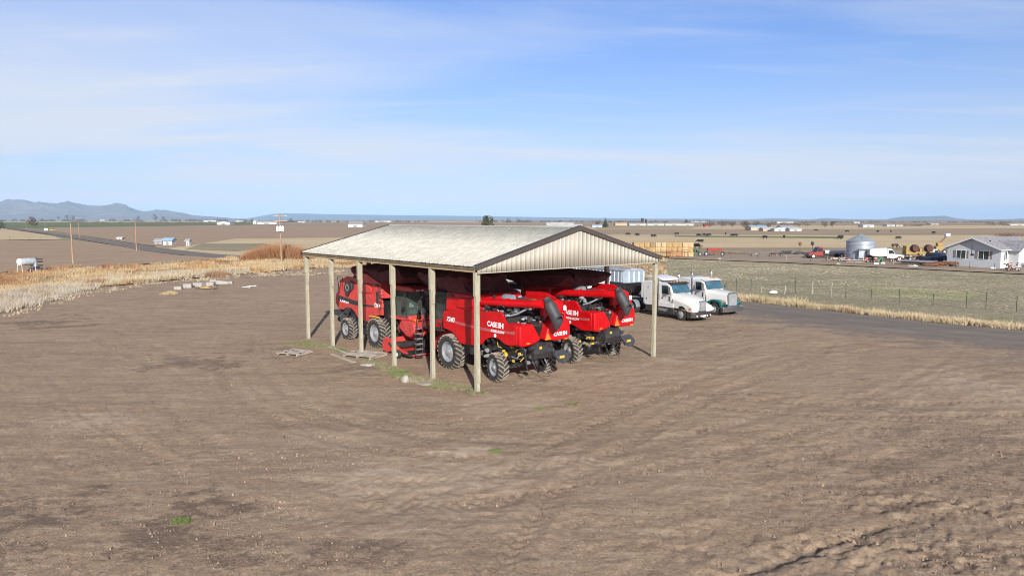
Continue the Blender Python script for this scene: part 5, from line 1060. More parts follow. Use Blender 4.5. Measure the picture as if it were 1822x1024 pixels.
# ---------------------------------------------------------------- farmstead
def gable_house():
    # gable end towards the camera, long side to the right
    g0 = Vector((80.0, 125.5, 0)); gd = Vector((.456, -.889, 0)).normalized(); ang = math.atan2(gd.y, gd.x)
    T = thing('farmhouse', 'grey farmhouse with white trimmed windows and shallow gable roof at right', 'house', (g0.x, g0.y, 0), ang)   # x along the gable wall, y away
    W_, L, H, Rr = 9.0, 13.0, 2.95, 1.85; z0 = .35
    wm = mat('grey_siding', (.52, .54, .56), .7, var=.04, stretch=(.2, .2, 14), scale=1.2); mb = MB()
    mb.prism([(0, -.2), (W_, -.2), (W_, H+z0), (W_/2, H+z0+Rr), (0, H+z0)], 0, L); mb.build('wall', wm, T, smooth=0)
    rm = mat('grey_shingles', (.27, .265, .28), .9, var=.3, scale=2.5, bmp=.6, bsc=5)
    for s in (0, 1):
        e = -.5 if s == 0 else W_+.5; ze = H+z0-.5*Rr/(W_/2); mb = MB(); mb.prism([(e, ze+.05), (W_/2, H+z0+Rr+.05), (W_/2, H+z0+Rr+.17), (e, ze+.17)], -.75, L+.4); mb.build('roof', rm, T, smooth=0)
        mb = MB(); mb.prism([(e, ze-.1), (W_/2, H+z0+Rr-.12), (W_/2, H+z0+Rr+.19), (e, ze+.19)], -.80, -.752); mb.build('fascia', M['white'], T, smooth=0)
        mb = MB(); mb.bb(e-.02 if s else e-.03, e+.03, -.75, L+.4, ze-.06, ze+.1); mb.build('gutter', M['white'], T, smooth=0)
    def window(x0, x1, za, zb, shut=True, y=0, parent=T, side=False):
        bx = (lambda a, b, c, d, e, f, m=0: mb.bb(a, b, c, d, e, f, m)) if not side else (lambda a, b, c, d, e, f, m=0: mb.bb(W_-c, W_-d, a, b, e, f, m))
        mb = MB(); t = .09
        bx(x0, x1, -.06, .02, za, za+t); bx(x0, x1, -.06, .02, zb-t, zb); bx(x0, x0+t, -.06, .02, za+t, zb-t); bx(x1-t, x1, -.06, .02, za+t, zb-t); bx((x0+x1)/2-.03, (x0+x1)/2+.03, -.055, .02, za+t, zb-t)
        f = mb.build('window', M['decal'], T, smooth=0); mb = MB(); bx(x0+t*.5, x1-t*.5, -.03, -.01, za+t*.5, zb-t*.5); mb.build('pane', M['glass'], f, smooth=0)
        if shut:
            for a, b in ((x0-.42, x0-.12), (x1+.12, x1+.42)):
                mb = MB(); bx(a, b, -.05, .01, za+.15, zb-.1); mb.build('shutter', M['rust'] if False else M['shut'], T, smooth=0)
    M['shut'] = mat('brown_shutter', (.22, .17, .14), .8)
    window(1.55, 3.3, 1.35, 2.95); window(5.3, 7.2, 1.35, 2.95)
    mb = MB(); mb.bb(4.15, 4.65, -.05, .0, 2.0, 2.3); mb.build('meter_box', M['black'], T, smooth=0)
    mb = MB(); mb.bb(4.22, 4.27, -.03, 0, 2.3, 3.9); mb.build('cable', M['black'], T, smooth=0)
    window(.9, 1.9, 1.3, 2.9, False, side=True)
    wl = mat('white_siding', (.56, .57, .58), .7, var=.03, stretch=(.2, .2, 14), scale=1.2); mb = MB(); mb.bb(W_, W_+.02, .02, L, 0, H+z0-.2); mb.build('side_cladding', wl, T, smooth=0)
    mb = MB(); mb.prism([(2.4, -.2), (6.6, -.2), (6.6, 3.1), (4.5, 4.55), (2.4, 3.1)], W_-.2, W_+1.6, 'x'); mb.build('porch_wall', wl, T, smooth=0)
    for s in (0, 1):
        e = 2.0 if s == 0 else 7.0; mb = MB(); mb.prism([(e, 2.86), (4.5, 4.62), (4.5, 4.76), (e, 3.0)], W_-3.2, W_+2.1, 'x'); mb.build('porch_roof', rm, T, smooth=0)
        mb = MB(); mb.prism([(e, 2.72), (4.5, 4.45), (4.5, 4.78), (e, 3.02)], W_+2.1, W_+2.15, 'x'); mb.build('porch_fascia', M['white'], T, smooth=0)
    mb = MB(); mb.bb(W_+1.6, W_+1.63, 3.2, 4.1, .3, 2.4); mb.build('door', M['white'], T, smooth=0)
    mb = MB(); mb.bb(W_+1.6, W_+1.64, 4.9, 5.9, 1.2, 2.6); mb.build('pane', M['glass'], T, smooth=0)
    mb = MB()
    for k in range(4): mb.bb(W_+1.62+k*.3, W_+3.0, 2.6, 6.2, 0, 1.1-k*.28)
    mb.build('porch_steps', M['decal'], T, smooth=0)
    for k, (x_, y_) in enumerate(((6.3, 1.6), (6.6, 6.5), (5.3, 10))): mb = MB(); mb.bb(x_-.12, x_+.12, y_-.12, y_+.12, 4.2, 4.75); mb.build('roof_vent', M['black'], T, smooth=0)
    return T
gable_house()
# grain bin
g = at(1530, 462); T = thing('grain_bin', 'round galvanised grain bin with conical roof in the farmyard', 'grain bin', (g[0], g[1], 0), 0)
Rb = 2.75; Hb = 3.95; pr = []
for k in range(60): pr.append((Rb+.025*math.sin(k*math.pi*.5), Hb*k/59))
mb = MB(); mb.lathe(pr, axis='z', n=48); bm_ = mat('bin_steel', (.33, .365, .40), .5, metal=.35, var=.18, scale=.6, stretch=(1, 1, 3)); mb.build('wall', bm_, T, smooth=60)
mb = MB(); rings = []
for k in range(7):
    t = k/6; r_ = (Rb+.12)*(1-t)+.3*t; rings.append([(r_*math.cos(a)*(1), r_*math.sin(a), Hb-.02+1.35*t+(.05 if j % 2 == 0 else 0)) for j, a in enumerate([2*math.pi*j/40 for j in range(40)])])
mb.loft(rings); mb.build('roof', bm_, T, smooth=0); mb = MB(); mb.lathe([(.3, Hb+1.3), (.3, Hb+1.42), (.001, Hb+1.5)], axis='z', n=16); mb.build('roof_cap', M['steel'], T)
mb = MB(); mb.box((-.75, -Rb-.02, 1.1), (2.1, .5, 2.2)); mb.build('door_frame', bm_, T, smooth=0); 
for x_ in (-1.2, -.4): mb = MB(); mb.box((x_, -Rb-.29, 1.05), (.72, .04, 1.95)); mb.build('door', M['steel'], T, smooth=0)
mb = MB(); mb.box((-.75, -Rb-.35, 2.28), (2.6, .9, .06)); mb.build('door_hood', M['grey'], T, smooth=0)
# farm vehicles
def farm_truck(name, label, X, Yb, ang, L, H, m, bed='flat', bedm='white', hood=1.6, R=.5, cat='truck'):
    """x forward; centre of the vehicle at the pixel"""
    g = at(X, Yb); T = thing(name, label, cat, (g[0], g[1], 0), ang); h = L/2; cb_ = h-hood-1.5; mm = M[m]
    mb = MB(); mb.prism([(h, .55), (h, H*.42), (h-.15, H*.5), (h-hood, H*.58), (h-hood-.45, H*.94), (h-hood-.7, H), (cb_+.05, H), (cb_, H*.9), (cb_, .55)], -.95, .95); mb.build('cab', mm, T, bevel=.07, seg=2)
    for s in (-1, 1): mb = MB(); mb.prism([(h-hood-.1, H*.6), (h-hood-.5, H*.9), (cb_+.25, H*.9), (cb_+.25, H*.6)], s*.945, s*.965); mb.build('side_window', M['glass'], T, smooth=0)
    mb = MB(); mb.add([(h-hood+.01, -.85, H*.6), (h-hood+.01, .85, H*.6), (h-hood-.42, .8, H*.93), (h-hood-.42, -.8, H*.93)], [(0, 1, 2, 3)]); o = mb.build('windshield', M['glass'], T, smooth=0, fix=False); o.modifiers.new('t', 'SOLIDIFY').thickness = .03
    if bed == 'flat':
        mb = MB(); mb.bb(-h, cb_-.1, -1.15, 1.15, .95, 1.08); mb.build('flatbed', M['black'], T, bevel=.02); mb = MB(); mb.bb(-h*.95, cb_-.5, -.8, .8, 1.1, 1.75); mb.build('cargo', M[bedm], T, bevel=.1)
    elif bed == 'box':
        mb = MB(); mb.prism([(-h, 1.3), (-h, H*.98), (cb_-.1, H*1.08), (cb_-.1, 1.0), (-h+.6, 1.0)], -1.15, 1.15); mb.build('tank_body', M[bedm], T, bevel=.12, seg=3)
    else:
        mb = MB(); mb.bb(-h, cb_, -.95, .95, .6, 1.15); mb.build('bed', mm, T, bevel=.05)
    mb = MB(); mb.bb(-h+.1, h-.1, -.45, .45, .45, .75); mb.bb(h-.05, h+.15, -.95, .95, .45, .75); mb.build('frame', M['black'], T)
    mb = MB(); mb.bb(h, h+.04, -.6, .6, .8, H*.4); mb.build('grille', M['grey'], T)
    for s in (-1, 1):
        mb = MB(); mb.lathe([(.11, 0), (.11, .03), (.001, .04)], (h, s*.75, H*.36), 'x', 10); mb.build('headlight', M['decal'], T)
        for x_ in (h-.9, -h+1.2): truck_wheel(T, (x_, s*.92, R), R, .28, s, rimm='decal' if m != 'blue' else 'silver', n=18)
    return T
farm_truck('flatbed_truck', 'old red flatbed truck parked left of the grain bin', 1469, 459, math.pi+.1, 8.6, 2.45, 'redt', 'flat', 'white', 1.7) if M.setdefault('redt', mat('dull_red', (.27, .02, .018), .45, dust=.2)) else None
farm_truck('tank_truck', 'old white truck with rounded nose, right of the grain bin', 1574, 464, -.15, 6.6, 2.5, 'white', 'box', 'white', 1.7)
farm_truck('pickup_truck', 'dark pickup beside the blue pickup near the farmhouse', 1655, 466, .3, 5.2, 1.85, 'blackp', 'bed', 'blue', 1.4, .4, 'pickup') if M.setdefault('blackp', mat('black_car_paint', (.012, .014, .02), .25)) else None
farm_truck('pickup_truck', 'navy blue pickup parked against the left corner of the farmhouse', 1668, 467, .35, 5.4, 1.95, 'blue', 'bed', 'blue', 1.4, .4, 'pickup')
farm_truck('van', 'white van behind the dark pickups', 1655, 459, .2, 5.2, 2.0, 'white', 'bed', 'white', 1.2, .4, 'van')
M['drum'] = mat('dark_rusty_drum', (.10, .045, .032), .9, var=.5, scale=3); g = at(1631, 464); T = thing('tank_rig', 'yellow framed rig carrying two rusty drums beside the pickups', 'rig', (g[0], g[1], 0), .1)
for x_ in (-1.15, 1.85): mb = MB(); mb.lathe([(.001, -.5), (.7, -.45), (.75, -.2), (.75, .4), (.001, .5)], (x_+.2, -.5, 2.6), 'y', 20); mb.build('drum', M['drum'], T)
mb = MB(); mb.bb(-2.8, 3.0, -.5, .6, 1.4, 1.9); mb.bb(-2.8, -2.3, -.6, .6, 1.4, 3.1); mb.bb(.2, .7, -.5, .5, 1.9, 2.6); mb.build('rig_frame', M['ochre'], T, bevel=.03)
mb = MB(); greeble(mb, -2.5, 2.6, -.9, .6, .3, 1.5, 40, 9, (0, 1), .1, .5); mb.build('rig_machinery', [M['rust'], M['greywood']], T)
for x_ in (-2, 1.8): truck_wheel(T, (x_, -.7, .45), .45, .3, -1, n=16)
g = at(1670, 452); T = thing('loader', 'yellow loader behind the farmhouse corner with raised white bucket', 'loader', (g[0], g[1], 0), 0)
mb = MB(); mb.bb(-1.0, .9, -.6, .6, .8, 2.0); mb.bb(-.6, .4, -.5, .5, 2.0, 2.8); mb.build('body', M['ochre'], T, bevel=.08); mb = MB(); mb.tube([(-.5, 0, 2.2), (.9, 0, 3.6), (1.8, 0, 4.6)], .15, 6); mb.build('boom', M['rust'], T); mb = MB(); mb.bb(1.3, 2.3, -.5, .5, 4.4, 5.1); mb.build('bucket', M['decal'], T, bevel=.05)
for x_ in (-.8, .9): truck_wheel(T, (x_, -.75, .6), .6, .35, -1, n=16)
a, b = at(1606, 470), at(1700, 474); mid = ((a[0]+b[0])/2, (a[1]+b[1])/2); T = thing('flatbed_trailer', 'long rusty flatbed trailer lying in front of the pickups', 'trailer', (mid[0], mid[1], 0), math.atan2(b[1]-a[1], b[0]-a[0]))
mb = MB(); mb.bb(-4.6, 1.2, -1.1, 1.1, .62, .85); mb.build('deck', M['steel'], T); mb = MB(); mb.bb(1.2, 4.6, -.9, .9, .45, .8); mb.bb(-4.5, 4.5, -.6, -.45, .3, .6); greeble(mb, 0, 4.6, -.9, .9, .1, .6, 24, 3, (0,), .2, .7); mb.build('frame', M['rust'], T)
for X, Y, lab, m in ((1496, 463, 'pile of wooden offcuts in front of the red flatbed truck', 'greywood'), (1660, 474, 'stack of rusty beams in front of the flatbed trailer', 'rust'), (1520, 467, 'low stack of pale boards in front of the grain bin', 'greywood')):
    g = at(X, Y); mb = MB(); r = random.Random(X)
    for k in range(10): mb.box((r.uniform(-1.6, 1.6), r.uniform(-.5, .5), .12+.09*k*.6), (r.uniform(1.2, 3.4), .16, .09), 0, Matrix.Rotation(r.uniform(-.25, .25), 3, 'Z'))
    o = mb.build('scrap_pile', M[m], None, smooth=0); o.location = (g[0], g[1], 0); tag(o, lab, 'scrap pile')
def barrel(X, Y, m, lab, s=1.):
    g = at(X, Y); mb = MB(); mb.lathe([(.001, 0), (.3, 0), (.3, .28), (.32, .3), (.3, .32), (.3, .58), (.32, .6), (.3, .62), (.3, .88), (.001, .88)], axis='z', n=14); o = mb.build('barrel', M[m], None); o.location = (g[0], g[1], 0); o.scale = (s*1.4, s*1.4, s); tag(o, lab, 'barrel')
M['pink'] = mat('faded_red_plastic', (.6, .13, .11), .6)
barrel(1541, 465, 'pink', 'faded red tub at the right foot of the grain bin', .9); barrel(1558, 465, 'pink', 'red tub next to the green playset slide', .8); barrel(1532, 465, 'black', 'dark barrel in front of the grain bin door', .8)
barrel(1716, 472, 'black', 'black barrel lying by the farmhouse gable wall', 1.05); barrel(1724, 473, 'grey', 'grey barrel to the right of the black one at the house', .8)
g = at(1564, 466); T = thing('play_slide', 'small green plastic slide near the white tank truck', 'slide', (g[0], g[1], 0)); mb = MB(); mb.prism([(-.6, .1), (.3, .9), (.45, .9), (-.35, .1)], -.3, .3); mb.build('chute', mat('green_plastic', (.05, .4, .12), .5), T); mb = MB(); mb.bb(.35, .55, -.3, .3, 0, .8); mb.build('ladder', M['dkgreen'], T)
for k, (X, Y, lab) in enumerate(((1491, 470, 'white stone beside the fence in front of the red truck'), (1559, 470, 'pale stone by the fence near the red tub'), (1571, 469, 'tan boulder by the fence under the white tank truck'), (1619, 474, 'small white rock in the grass, left one of a pair'), (1628, 474, 'small white rock in the grass, right one of a pair'), (1767, 478, 'white rock in the grass in front of the house'), (1280, 461, 'white stone at the edge of the field, left of the farmyard'), (1376, 521, 'round white stone in the dry roadside grass'))):
    g = at(X, Y); o = rock(g[0], g[1], .3 if k != 3 else .28, lab, 'decal' if k % 3 else 'concrete', (1.5, .8, .7), k+4, 'stone', 'stone')
# brush pile and yard signs
for X, Yb, lab in ((1423, 447, 'round dark topped post left of the red truck'), (1445, 446, 'round dark topped post over the red truck hood')):
    g = at(X, Yb+4); T = thing('round_post', lab, 'post', (g[0], g[1], 0)); mb = MB(); mb.tube([(0, 0, 0), (0, 0, 2.4)], .05, 6); mb.build('stem', M['black'], T); mb = MB(); mb.lathe([(.001, 1.9), (.3, 2.1), (.42, 2.5), (.35, 2.8), (.001, 2.95)], axis='z', n=14); mb.build('head', M['rust'] if X < 1430 else M['black'], T)
g = at(1405, 452); mb = MB(); r = random.Random(2)
for k in range(40): x_ = r.uniform(-4.5, 4.5); mb.box((x_, r.uniform(-.6, .6), r.uniform(.1, .8)*(1-abs(x_)/6)), (r.uniform(.4, 1.6), .3, r.uniform(.1, .4)), 0, Matrix.Rotation(r.uniform(-.5, .5), 3, 'Y'))
o = mb.build('scrap_pile', M['blackmetal'], None, smooth=0); o.location = (g[0], g[1], 0); tag(o, 'dark heap of scrap metal left of the red truck', 'scrap pile')
g = at(1307, 452); V, C = tufts(np.array([[g[0]+random.uniform(-3, 3), g[1]+random.uniform(-1, 1)] for _ in range(60)]), np.full(60, .9), 18, .05, .9, np.tile(np.array([[.25, .2, .15]]), (60, 1))); o = tri_mesh('brush_pile', V, C, M['blade']); tag(o, 'pile of dead branches at the left end of the farmyard', 'brush pile')
# low rusty machinery scattered through the yard
for k, (X, Y, L, H, ms, lab) in enumerate(((1482, 465, 2.6, .9, ('rust', 'greywood'), 'low rusty hay rake in front of the red flatbed truck'), (1508, 465, 1.8, .7, ('pink', 'rust'), 'small red and rusty cart at the left foot of the grain bin'), (1548, 467, 1.6, .6, ('rust', 'blackmetal'), 'rusty iron frame standing before the red tubs'),
        (1594, 466, 2.4, .9, ('rust', 'steel'), 'rusty plough right of the white tank truck'), (1608, 462, 2.0, 1.2, ('blackmetal', 'rust'), 'dark tangle of iron left of the yellow rig'), (1645, 470, 3.0, .7, ('rust', 'blackmetal'), 'rusty harrow behind the flatbed trailer deck'), (1690, 473, 2.4, .6, ('rust', 'greywood'), 'rusty scrap by the left foot of the farmhouse wall'),
        (1380, 456, 3.0, .7, ('rust', 'greywood'), 'low rusty harrow left of the dark scrap heap'), (1342, 455, 2.2, .6, ('greywood', 'rust'), 'faded cultivator lying left of the rusty harrow'), (1800, 482, 2.4, 1.5, ('rust', 'greywood'), 'rusty wire crate standing at the farmhouse porch steps'))):
    g = at(X, Y); T = thing('old_implement', lab, 'implement', (g[0], g[1], 0), .3*math.sin(k*1.7)); mb = MB(); mb.bb(-L/2, L/2, -.06, .06, .3, .42); mb.bb(-.05, .05, -.7, .7, .3, .4); greeble(mb, -L/2, L/2, -.5, .5, .15, H, 20, k+60, (0, 0, 1), .08, .4); mb.build('frame', [M[ms[0]], M[ms[1]]], T)
    for s_ in (-1, 1): truck_wheel(T, (s_*L*.4, -.4, .3), .3, .12, -1, n=12)
# implements
g = at(1271, 455); T = thing('seed_drill', 'red seed drill standing right of the hay stack', 'implement', (g[0], g[1], 0), .05)
mb = MB(); mb.prism([(-.35, 1.2), (-.5, 1.75), (.5, 1.75), (.3, 1.2)], -1.75, 1.75, 'x'); mb.build('hopper', mat('drill_red', (.36, .045, .03), .5, dust=.15), T, bevel=.03)
mb = MB(); greeble(mb, -1.8, 1.8, -.4, .4, .3, 1.2, 30, 8, (0,), .1, .4); mb.build('openers', M['rust'], T)
for s in (-1, 1): truck_wheel(T, (s*1.95, 0, .5), .5, .2, s, n=16)
g = at(1237, 455); T = thing('green_implement', 'green farm implement between the pens and the red drill', 'implement', (g[0], g[1], 0), .1)
mb = MB(); greeble(mb, -1.3, 1.3, -.5, .5, .4, 1.7, 34, 12, (0, 0, 1), .15, .6); mb.build('body', [M['dkgreen'], M['blackmetal']], T); truck_wheel(T, (-.9, -.6, .45), .45, .25, -1, n=16); truck_wheel(T, (.9, -.6, .45), .45, .25, -1, n=16)
mb = MB(); mb.tube([(.9, 0, 1.5), (1.3, 0, 2.2)], .1, 6); mb.bb(1.1, 1.7, -.2, .2, 2.2, 2.5); mb.build('mast', M['rust'], T)
# corral panels
for k, (X, Y, w_, m, lab) in enumerate(((1183, 457, 3.6, 'rust', 'rusty corral panel, leftmost in front of the hay'), (1203, 460, 2.9, 'rustred', 'red brown corral gate, nearest in front of the hay'), (1203, 456, 2.9, 'rust', 'corral panel directly behind the red gate'), (1218, 458, 1.4, 'rust', 'narrow corral panel right of the red gate'), (1168, 455, 3.2, 'rust', 'corral panel half hidden by the shed roof edge'))):
    M.setdefault('rustred', mat('red_rail', (.32, .08, .05), .7)); g = at(X, Y); T = thing('corral_panel', lab, 'gate', (g[0], g[1], 0), .15*math.sin(k*2), 'corral panels in front of the hay')
    mb = MB()
    for z_ in (.3, .65, 1.0, 1.35, 1.7): mb.tube([(-w_/2, 0, z_), (w_/2, 0, z_)], .035, 5)
    mb.build('rails', M[m], T)
    for s in (-1, 0, 1): mb = MB(); mb.tube([(s*w_/2, 0, 0), (s*w_/2, 0, 1.8)], .045, 5); mb.build('upright', M[m], T)
# hay stack: big square bales
hm = [mat('hay_%s' % k, c, 1, var=.25, scale=2.5, bmp=1, bsc=14) for k, c in (('gold', (.38, .25, .115)), ('pale', (.47, .345, .185)), ('aged', (.27, .195, .105)))]
hp = {}
r = random.Random(8); g = at(1128, 456.5)
for i in range(3):
    mb = MB(); mb.box((0, 0, .55), (1.2, 2.3, 1.06)); o = mb.build('hay_bale', hm[i], None, bevel=.06, seg=2); o['label'] = 'big square golden hay bale in the tall stack behind the shed roof edge'; o['category'] = 'hay bale'; o['group'] = 'bales of the hay stack'; hp[i] = o
used = set()
for lay in range(3):
    for k in range(11):
        
        m = 1 if (4 <= k <= 5 or (k > 8 and r.random() < .7)) else (0 if r.random() < .65 else 2)
        o = hp[m] if m not in used else hp[m].copy()
        if m in used: COL.objects.link(o)
        used.add(m); o.location = (g[0]+.6+k*1.24+r.uniform(-.03, .03), g[1]+1.2+r.uniform(-.12, .12)+.05*lay, lay*1.08); o.rotation_euler = (0, 0, r.uniform(-.04, .04))
# ---------------------------------------------------------------- trees and bushes
def crown_tris(h0, h1, rx, n, size, cols, shape='round', seed=0, gaps=.35):
    r = np.random.default_rng(seed); k = 0; pts = np.zeros((0, 3))
    lobes = [(r.uniform(-.45, .45), r.uniform(-.45, .45), r.uniform(.25, .85), r.uniform(.28, .5)) for _ in range(14)]
    while len(pts) < n:
        q = r.uniform(-1, 1, (n*4, 3)); q[:, 2] = (q[:, 2]+1)/2
        if shape == 'cone': k = np.hypot(q[:, 0], q[:, 1]) < (1-q[:, 2])**.85*(.8+.35*np.abs(np.sin(q[:, 2]*26)))
        elif shape == 'round':
            k = np.zeros(len(q), bool)
            for lx, ly, lz, lr in lobes: k |= ((q[:, 0]-lx)**2+(q[:, 1]-ly)**2+((q[:, 2]-lz)*1.6)**2) < lr**2
        else: k = (q[:, 0]**2+q[:, 1]**2+((q[:, 2]-.45)/.6)**2) < 1
        q = q[k]; nz = fbm(q[:, 0]*3+seed, q[:, 1]*3+q[:, 2]*5, 2, seed); q = q[nz > gaps]; pts = np.concatenate([pts, q])
    pts = pts[:n]; P = np.stack([pts[:, 0]*rx, pts[:, 1]*rx, h0+pts[:, 2]*(h1-h0)], 1)
    d = r.normal(0, 1, (n, 3, 3))*size; V = P[:, None, :]+d; f = r.uniform(0, .999, n)*(len(cols)-1); i = f.astype(int); t = (f-i)[:, None]; c = np.array(cols); C = (c[i]*(1-t)+c[i+1]*t)*r.uniform(.7, 1.25, (n, 1)); return V, np.clip(C, 0, 1)
M['bark'] = mat('bark', (.13, .10, .08), .95, var=.3)
def tree(name, label, X, Yb, Yt, wpx, kind, cat='tree', d=None, group=None, n=2200, seed=0):
    g = at(X, Yb) if d is None else atd(X, Yb, d)[:2]; y = g[1]; z0 = terrain(y); zt = atd(X, Yt, y)[2]; H = zt-z0; rx = wpx/2*y/FPX
    T = thing(name, label, cat, (g[0], y, z0-.1), 0, group); r = random.Random(seed+X)
    if kind == 'bare':
        mb = MB()
        def br(p, dr, l, rad, dep):
            q = p+dr*l; mb.tube([p, (p+q)/2+Vector((r.uniform(-.05, .05)*l,)*3), q], [rad, rad*.85, rad*.65], 4, caps=False)
            if dep:
                for _ in range(3 if dep > 1 else 4):
                    nd = (dr+Vector((r.uniform(-.75, .75)*rx/H*2, r.uniform(-.75, .75)*rx/H*2, r.uniform(.0, .45)))).normalized(); br(p+dr*l*r.uniform(.6, 1), nd, l*r.uniform(.6, .8), rad*.55, dep-1)
        br(Vector((0, 0, 0)), Vector((0, 0, 1)), H*.3, max(.12, H*.022), 3); mb.build('trunk', M['bark'], T)
        V, C = crown_tris(H*.22, H, rx, n, H*.026, [(.10, .075, .06), (.16, .115, .095), (.12, .09, .085)], 'round', seed, .42)
        V[:, :, :] = V; tri_mesh('crown', V, C, M['leaf'], T); return T
    mb = MB(); mb.tube([(0, 0, 0), (.02*H, 0, H*.4), (0, 0, H*.75)], [H*.028, H*.02, H*.008], 6)
    for k in range(7): a = k*2.4; mb.tube([(0, 0, H*(.3+.07*k)), (math.cos(a)*rx*.6, math.sin(a)*rx*.6, H*(.42+.07*k))], [H*.01, H*.003], 4)
    mb.build('trunk', M['bark'], T)
    if kind == 'conifer': V, C = crown_tris(H*.06, H, rx, n, H*.022, [(.015, .035, .02), (.04, .07, .035), (.03, .055, .03)], 'cone', seed, .3)
    elif kind == 'pine': V, C = crown_tris(H*.05, H, rx, n, H*.02, [(.045, .055, .025), (.12, .12, .05), (.07, .08, .035)], 'round', seed, .42)
    else: V, C = crown_tris(H*.15, H, rx, n, H*.025, [(.04, .055, .03), (.09, .10, .05)], 'round', seed, .4)
    tri_mesh('crown', V, C, M['leaf'], T); return T
tree('pine_tree', 'bushy olive green pine rising just behind the shed roof ridge', 866, 404, 383, 33, 'pine', n=3000, seed=4, d=330)
tree('spruce_tree', 'dark pointed spruce standing alone right of the shed ridge', 1077, 404.5, 386, 11, 'conifer', n=1500, seed=5)
tree('juniper_tree', 'round dark tree, left one of a pair far behind the farmyard', 1467, 404, 393, 14, 'dense', n=900, seed=6)
tree('juniper_tree', 'narrow dark tree, right one of a pair far behind the farmyard', 1481, 404, 392.5, 10, 'dense', n=800, seed=7)
tree('evergreen_tree', 'dark evergreen beside the blue roofed far farm buildings', 1367, 407, 396, 11, 'dense', n=700, seed=8)
for i, (X, Yb, Yt, w_, lab) in enumerate(((1325, 407, 391, 24, 'large bare tree beside the far blue roofed barn'), (1284, 406, 394, 22, 'wide bare tree left of the large one at the far barn'), (1303, 406, 394, 16, 'small bare tree between two larger ones at the far barn'), (1262, 406, 396, 18, 'low bare tree at the left end of the far tree row'), (1345, 406, 394, 14, 'bare tree touching the roof of the blue barn'), (1436, 404, 394, 22, 'bare purplish tree clump right of the far white sheds'), (1422, 404, 396, 14, 'low bare tree left of the purplish clump'), (58, 407, 385, 24, 'bare round tree standing by the left road'), (1143, 401, 388, 6, 'thin bare poplar behind the long white barns'), (1149, 401, 389, 5, 'thinner bare poplar right next to the other one'), (1220, 401, 390, 9, 'bare tree at the right end of the long white barns'), (1062, 404, 393, 12, 'bare tree left of the pointed spruce'))):
    tree('bare_tree', lab, X, Yb, Yt, w_, 'bare', n=900, seed=20+i)
tree('dark_shrub', 'dark evergreen clump at the left edge by the road', 1, 409, 391, 22, 'dense', n=900, seed=50, cat='shrub')
for i, (X, Yb, Yt, w_, lab) in enumerate(((277, 393.2, 380, 13, 'big dark tree on the left horizon below the gap in the hills'), (291, 393.2, 383.5, 7, 'small dark tree just right of the big horizon tree'), (120, 393, 382, 12, 'dark tree clump on the horizon above the left road'), (131, 393, 382.5, 9, 'second dark tree clump on the horizon above the left road'), (245, 393.2, 383.5, 9, 'bare dark tree on the horizon left of the big one'), (105, 393, 384.5, 6, 'small dark tree on the horizon left of the tree clumps'), (518, 397, 388, 6, 'round dark tree on the horizon right of the power pole'), (905, 395, 388, 9, 'dark tree group on the horizon right of the bushy pine'), (920, 395, 387.5, 10, 'second dark tree group on the horizon right of the bushy pine'))):
    tree('distant_tree', lab, X, Yb, Yt, w_, 'dense', n=420, seed=70+i)
# willow thicket: a fan of thin red stems
def thicket(name, label, X0, X1, Yb, hpx, cols, n, cat='bush', z=0, dep=3.):
    a, b = at(X0, Yb), at(X1, Yb); L = math.dist(a, b); Hh = hpx*a[1]/FPX; r = np.random.default_rng(int(X0)); t = r.uniform(0, 1, n); env = np.clip(np.sin(np.pi*np.clip(t*.96+.02, 0, 1))**.55, .15, 1)*(.75+.3*vnoise(t*7, t*0, 3))
    P = np.stack([a[0]+(b[0]-a[0])*t, a[1]+(b[1]-a[1])*t+r.uniform(0, dep, n), np.zeros(n)], 1)-np.array([a[0], a[1], 0])
    V, C = tufts(P, Hh*env*r.uniform(.7, 1.05, n), 9, .03, .5, pal(P, cols, .3, 4, .4)); o = tri_mesh(name, V, C, M['blade']); o.location = (a[0], a[1], 0); return tag(o, label, cat)
thicket('willow_thicket', 'large rust red willow thicket at the road behind the power pole', 426, 541, 464, 40, [(.22, .09, .045), (.34, .16, .08), (.42, .24, .12), (.28, .12, .06)], 3200, dep=8)
thicket('weed_clump', 'reddish dry weed clump standing above the straw grass at left', 170, 197, 476, 11, [(.25, .13, .1), (.33, .2, .15)], 300)
thicket('weed_clump', 'red brown dry weed clump in the middle of the straw grass', 145, 180, 507, 14, [(.22, .11, .08), (.34, .19, .12)], 420)
thicket('weed_clump', 'brown dry weed clump behind the concrete blocks', 352, 400, 492, 13, [(.25, .14, .09), (.4, .26, .15)], 500)
thicket('weed_clump', 'small tan dry tuft standing out in the dirt yard', 284, 310, 524, 8, [(.5, .38, .22), (.58, .47, .3)], 160, dep=1)
